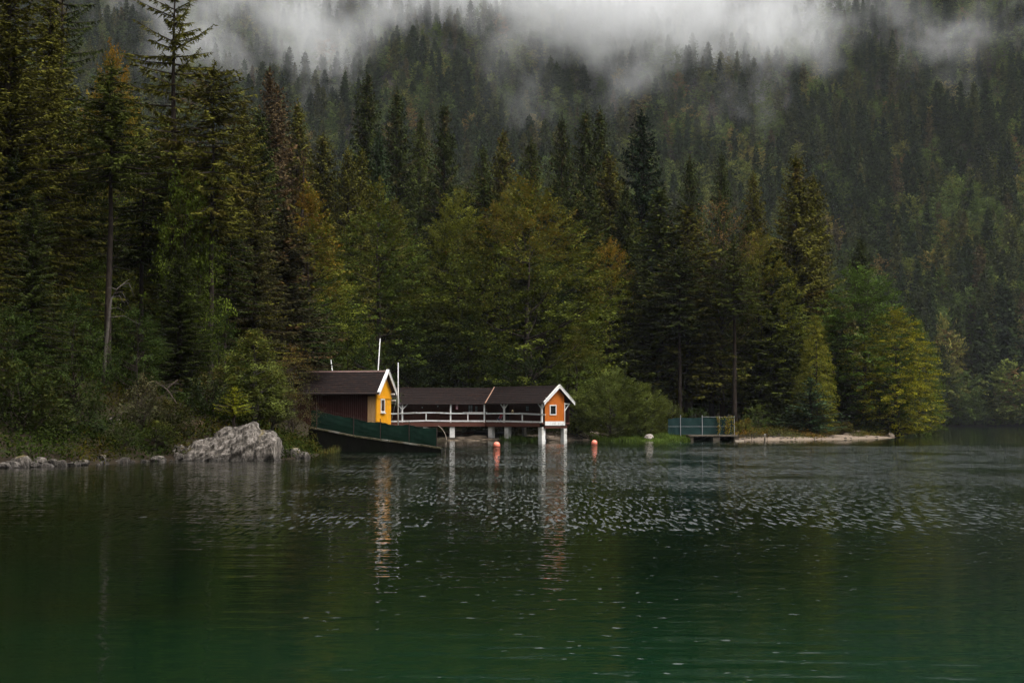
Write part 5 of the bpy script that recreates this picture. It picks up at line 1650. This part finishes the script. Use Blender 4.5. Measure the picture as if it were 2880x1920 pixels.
# ---- dead wood
def dead_tree():
    D = 79
    pts = [at(288, 1100, D), at(296, 1000, D), at(305, 900, D), at(313, 840, D), at(330, 812, D), at(362, 786, D)]
    e = empty('dead_tree', pts[0], 'bare leaning dead tree with bent top beside the long bare trunk', 'tree')
    put(MB().tube(pts, [.12, .10, .085, .06, .04, .012], 8), 'trunk', M['barkpale'], e, True)
    rr = random.Random(3)
    for (t, sx, dx_, dz) in ((.42, 1, 1.7, -.35), (.5, 1, .9, -.2), (.62, 1, .8, -.35), (.7, 1, .9, -.9), (.78, -1, .5, .1), (.3, -1, .6, -.2), (.88, 1, .7, -.6)):
        k = t * 5; i = int(k); p = pts[i].lerp(pts[i + 1], k - i)
        q = p + Vector((sx * dx_ * .5, rr.uniform(-.2, .2), .12)); r_ = p + Vector((sx * dx_, rr.uniform(-.3, .3), dz))
        put(MB().tube([p, q, r_], [.035, .022, .006], 5, False), 'branch', M['barkpale'], e)
dead_tree()
def fallen(px, py, D, n, spread, label, seed):
    rr = random.Random(seed)
    o = at(px, py, D)
    e = empty('fallen_branch', o, label, 'dead branch', 'dead branches on the bank')
    main = [o, o + Vector((spread * .5, -.2, -.4)), o + Vector((spread * 1.0, -.3, -1.3)), o + Vector((spread * 1.25, -.3, -2.3))]
    put(MB().tube(main, [.05, .04, .028, .012], 6, False), 'stem', M['deadwood'], e)
    for k in range(n):
        t = rr.random() * 2.6; i = int(t); p = main[i].lerp(main[i + 1], t - i)
        d = Vector((rr.uniform(-1, 1.3), rr.uniform(-.4, .4), rr.uniform(-1.1, .5))) * rr.uniform(.4, 1.2)
        put(MB().tube([p, p + d * .5 + Vector((0, 0, .1)), p + d], [.018, .012, .004], 4, False), 'twig', M['deadwood'], e)
fallen(440, 1075, 79, 16, 1.3, 'grey dead branches tumbling down the dark bank', 2)
fallen(500, 1068, 79.5, 14, -.9, 'second tangle of dead twigs above the mossy brown boulder', 5)
def log(a, b, r, label):
    e = empty('log', a, label, 'log')
    put(MB().tube([a, a.lerp(b, .5) + Vector((0, 0, .06)), b], [r, r * .8, r * .4], 7), 'stem', M['bark'], e, True)
    m_ = a.lerp(b, .55)
    put(MB().tube([m_, m_ + Vector((.25, -.1, .28))], [r * .4, .01], 5), 'branch', M['bark'], e)
log(at(95, 1272, 66.0), at(168, 1248, 66.4), .08, 'dark fallen log slanting over the shore rocks')
log(at(125, 1268, 65.6), at(170, 1281, 65.2), .05, 'thin broken bough hanging to the waterline by the rocks')
log(at(1610, 1216, 155), at(1655, 1236, 152), .10, 'dark trunk lying on the gravel beside the orange gable')
for i, (px, yt, D, h) in enumerate(((1478, 165, 905, 26), (1489, 225, 890, 20), (1629, 140, 930, 22), (1967, 75, 980, 26), (2203, 228, 842, 24), (2176, 226, 846, 16), (2569, 300, 800, 20), (979, 40, 960, 24), (2850, 205, 850, 22), (680, 555, 118, 5))):
    q = at(px, yt, D)
    e = empty('dead_tree', (q.x, D, q.z - h), ('pale bare dead trunk standing in the mountain wood under the fog' if D > 200 else 'thin bleached snag rising out of a brown spruce'), 'tree', 'dead trunks in the mountain wood' if D > 200 else None)
    r_ = .30 if D > 200 else .06
    MB().tube([(0, 0, -h * .5), (.1, 0, h * .5), (.3, 0, h)], [r_ * 1.2, r_, r_ * .5], 5).build('trunk', M['barkpale'], e)
    for k in range(5):
        z = h * (.55 + .08 * k); s_ = 1 if k % 2 else -1
        MB().tube([(.1, 0, z), (.1 + s_ * r_ * 5, 0, z + .1 * r_)], [r_ * .3, r_ * .1], 3, False).build('branch', M['barkpale'], e)

# ------------------------------------------------------------------ grass and ground cover
def blades(name, regions, label, col, aut=0., kind='stuff', mname='leaf', curve=.3):
    rng = np.random.default_rng(len(name))
    Q, T, A = [], [], []
    for (xy, n, hmin, hmax, wd) in regions:
        P = []
        while len(P) < n:
            x, y = xy(rng)
            P.append((x, y))
        P = np.array(P)
        z = height(P[:, 0], P[:, 1])
        z = np.maximum(z, -.05)
        h_ = rng.uniform(hmin, hmax, n) * (.7 + .5 * np.clip(sinoise(P[:, 0], P[:, 1], 1.3), -1, 1))
        d = norm(rng.normal(0, curve, (n, 3)) + np.array([0, 0, 1.])) * h_[:, None]
        b = np.stack([P[:, 0], P[:, 1], z - .02], 1)
        Q.append(kites(b, d, wd * rng.uniform(.6, 1.4, n), rng.normal(0, 1, (n, 3)), .12))
        T.append(np.clip(.5 + .35 * sinoise(P[:, 0], P[:, 1], .9) + rng.normal(0, .2, n), 0, 1)); A.append(rng.random(n) * (rng.random(n) < .4))
    o = link(name, quads_mesh(name, np.concatenate(Q), np.concatenate(T), np.concatenate(A), M[mname]))
    o.color = (*col, aut)
    return tag(o, label, 'grass', kind=kind)
def rect(x0, x1, y0, y1):
    return lambda r: (r.uniform(x0, x1), r.uniform(y0, y1))
blades('grass', [(rect(10.2, 18.2, 145.2, 147.6), 5200, .18, .50, .055), (rect(11.5, 18.0, 147, 149.5), 1800, .3, .75, .06), (rect(8.2, 11.5, 146.5, 151), 700, .3, .9, .06)], 'bright green bank grass between the willow and the teal screen', (.085, .125, .022))
blades('reeds', [(rect(-13.1, -11.0, 90.3, 91.0), 420, .35, .8, .035)], 'thin yellow green reeds at the foot of the ramp wall', (.070, .075, .020), .3)
def under(r):
    t = r.uniform(2.6, 7.2); s = r.uniform(-.5, 1.6)
    v = RW @ Vector((t, s, 0)); return v.x, v.y
blades('weeds', [(under, 1500, .35, 1.0, .06)], 'green weeds growing under the veranda deck', (.045, .075, .018), .1)

def cover(name, label, pick, n, col, aut, size, seed, tall=.5):
    rng = np.random.default_rng(seed)
    C = pick(rng, n)
    z = height(C[:, 0], C[:, 1])
    Q, T, A = [], [], []
    m = 16
    for k in range(m):
        c = np.stack([C[:, 0], C[:, 1], z], 1) + np.stack([rng.normal(0, .28, n), rng.normal(0, .28, n), np.abs(rng.normal(0, 1, n)) * tall * (.6 + .5 * sinoise(C[:, 0], C[:, 1], .8))], 1)
        d = norm(rng.normal(0, 1, (n, 3)) + np.array([0, -.3, .3])) * (size * rng.uniform(.6, 1.4, n))[:, None]
        Q.append(kites(c, d, np.linalg.norm(d, axis=1) * .5, rng.normal(0, .5, (n, 3)) + np.array([0, -.4, 1.])))
        T.append(np.clip(.5 + .4 * sinoise(C[:, 0], C[:, 1], .6) + rng.normal(0, .2, n), 0, 1))
        A.append(np.clip(sinoise(C[:, 0] + 9, C[:, 1], .7) + rng.normal(0, .3, n), 0, 1))
    o = link(name, quads_mesh(name, np.concatenate(Q), np.concatenate(T), np.concatenate(A), M['leaf']))
    o.color = (*col, aut)
    return tag(o, label, 'undergrowth', kind='stuff')
def pick_left(rng, n):
    out = []
    while len(out) < n:
        y = rng.uniform(62, 98); x = rng.uniform(-40, -9)
        s = shore_sd(np.array([x]), np.array([y]))[0]
        if .12 < s < 18 and not (x > -14.5 and y > 95): out.append((x, y))
    return np.array(out)
cover('undergrowth', 'mossy fern and bramble undergrowth over the dark bank', pick_left, 4600, (.020, .030, .006), .12, .16, 4)
def pick_right(rng, n):
    out = []
    while len(out) < n:
        x = rng.uniform(22, 58); y = rng.uniform(151, 190)
        s = shore_sd(np.array([x]), np.array([y]))[0]
        if s < 1.5 or (abs(x - (36.5 + (y - 160) * .35)) < 1.2 and s < 7): continue
        if s < 16: out.append((x, y))
    return np.array(out)
cover('undergrowth', 'yellowing low undergrowth along the wood edge above the gravel beach', pick_right, 1700, (.055, .058, .016), .55, .17, 5, .38)
def pick_mid(rng, n):
    out = []
    while len(out) < n:
        x = rng.uniform(-16, 23); y = rng.uniform(152, 172)
        if shore_sd(np.array([x]), np.array([y]))[0] > 6.5: out.append((x, y))
    return np.array(out)
cover('undergrowth', 'dark undergrowth in the wood edge behind the veranda', pick_mid, 900, (.022, .034, .012), .1, .2, 6, .6)
# ------------------------------------------------------------------ air: haze box, fog on the slope
def box_obj(name, lo, hi):
    return MB().box(lo[0], hi[0], lo[1], hi[1], lo[2], hi[2]).build(name, None)

def haze():
    o = box_obj('haze', (-1750, -1250, -8), (1750, 2250, 680))
    m, ns, ls = mat('haze_air')
    out = N(ns, 'ShaderNodeOutputMaterial')
    v = N(ns, 'ShaderNodeVolumePrincipled')
    v.inputs['Color'].default_value = (.88, .93, 1.0, 1)
    v.inputs['Density'].default_value = HAZE
    v.inputs['Anisotropy'].default_value = 0
    ls.new(v.outputs[0], out.inputs['Volume'])
    o.data.materials.append(m)
    return tag(o, kind='stuff')
HAZE = 4.4e-5
haze()

def fog():
    o = box_obj('fog', (-520, 690, 135), (560, 1230, 470))
    m, ns, ls = mat('slope_fog')
    out = N(ns, 'ShaderNodeOutputMaterial')
    g = N(ns, 'ShaderNodeNewGeometry')
    tc = N(ns, 'ShaderNodeTexCoord')
    P = tc.outputs['Object']
    sx = N(ns, 'ShaderNodeSeparateXYZ'); ls.new(P, sx.inputs[0])
    X, Y, Z = sx.outputs
    def op(o_, a, b=0., c=0.):
        n = N(ns, 'ShaderNodeMath', operation=o_)
        for i, q in enumerate((a, b, c)):
            if isinstance(q, (int, float)): n.inputs[i].default_value = q
            else: ls.new(q, n.inputs[i])
        return n.outputs[0]
    def rng(v, a, b, c=0., d=1.):
        r = N(ns, 'ShaderNodeMapRange'); r.interpolation_type = 'SMOOTHSTEP'
        for i, q in enumerate((a, b, c, d)): r.inputs[i + 1].default_value = q
        ls.new(v, r.inputs[0]); return r.outputs[0]
    def noise(scale, st, detail, rough=.55, off=0.):
        mp = N(ns, 'ShaderNodeMapping'); mp.inputs['Scale'].default_value = st; mp.inputs['Location'].default_value = (off, off * .7, off * .3)
        ls.new(P, mp.inputs[0])
        n = N(ns, 'ShaderNodeTexNoise', Scale=scale, Detail=detail, Roughness=rough, Distortion=.35)
        ls.new(mp.outputs[0], n.inputs['Vector']); return n.outputs[0]
    def blob(c, r):
        v = N(ns, 'ShaderNodeVectorMath', operation='SUBTRACT'); ls.new(P, v.inputs[0]); v.inputs[1].default_value = c
        s = N(ns, 'ShaderNodeVectorMath', operation='DIVIDE'); ls.new(v.outputs[0], s.inputs[0]); s.inputs[1].default_value = r
        l = N(ns, 'ShaderNodeVectorMath', operation='LENGTH'); ls.new(s.outputs[0], l.inputs[0])
        return rng(l.outputs['Value'], 1., 0.)
    big = noise(.0105, (1, .6, 1.25), 6, .60, 31)
    # cloud cover: none low on the slope, closed above; thins out to the right end and the left
    cov = rng(Z, 142, 285, -.46, .06)
    side = op('ADD', rng(X, 240, 300), rng(X, -170, -300))
    cov = op('SUBTRACT', cov, op('MULTIPLY', side, .55))
    for c, r, k in WISPS: cov = op('ADD', cov, op('MULTIPLY', blob(c, r), k))
    d = op('ADD', cov, op('MULTIPLY', op('SUBTRACT', big, .5), 3.4))
    d = op('ADD', d, op('MULTIPLY', op('SUBTRACT', noise(.040, (1, .7, .7), 4, .62, 7), .5), 1.3))
    d = rng(d, -.16, 1.0)
    # a layer that hugs the slope
    q = op('SUBTRACT', Z, op('MULTIPLY', op('SUBTRACT', Y, 508), .60))
    lay = op('MULTIPLY', rng(q, 125, 70), rng(Z, 138, 165))
    dens = op('MULTIPLY', op('MULTIPLY', d, lay), FOG)
    v = N(ns, 'ShaderNodeVolumePrincipled')
    v.inputs['Color'].default_value = (.97, .975, .985, 1)
    v.inputs['Anisotropy'].default_value = 0
    ls.new(dens, v.inputs['Density'])
    ls.new(v.outputs[0], out.inputs['Volume'])
    try: m.cycles.volume_step_rate = .35
    except Exception: pass
    o.data.materials.append(m)
    return tag(o, 'low torn fog hanging on the wooded mountain slope', 'fog', kind='stuff')
FOG = .022
def wisp(px, py, front, rx, ry, rz, k):
    tn = (1184 - py) / 4000
    D = (306.8 - front) / (.6 - tn)
    q = at(px, py, D)
    return ((q.x, q.y, q.z), (rx, ry, rz), k)
WISPS = [wisp(1840, 190, 40, 50, 60, 34, .48), wisp(1760, 285, 36, 34, 40, 24, .34), wisp(1380, 225, 36, 34, 60, 40, .28), wisp(820, 90, 36, 45, 60, 35, .34),
         wisp(880, 180, 36, 34, 40, 36, .36), wisp(1465, 310, 30, 14, 40, 56, .22), wisp(2330, 120, 40, 80, 60, 36, .60), wisp(2080, 90, 44, 60, 60, 36, .50),
         wisp(1800, 40, 50, 130, 90, 55, .55), wisp(2600, 120, 40, 48, 60, 34, .50), wisp(1500, 175, 36, 36, 50, 22, -.30), wisp(2500, 150, 36, 18, 40, 18, -.35), wisp(700, 20, 40, 60, 60, 30, -.15),
         wisp(2350, 470, 22, 8, 40, 22, .22)]
fog()
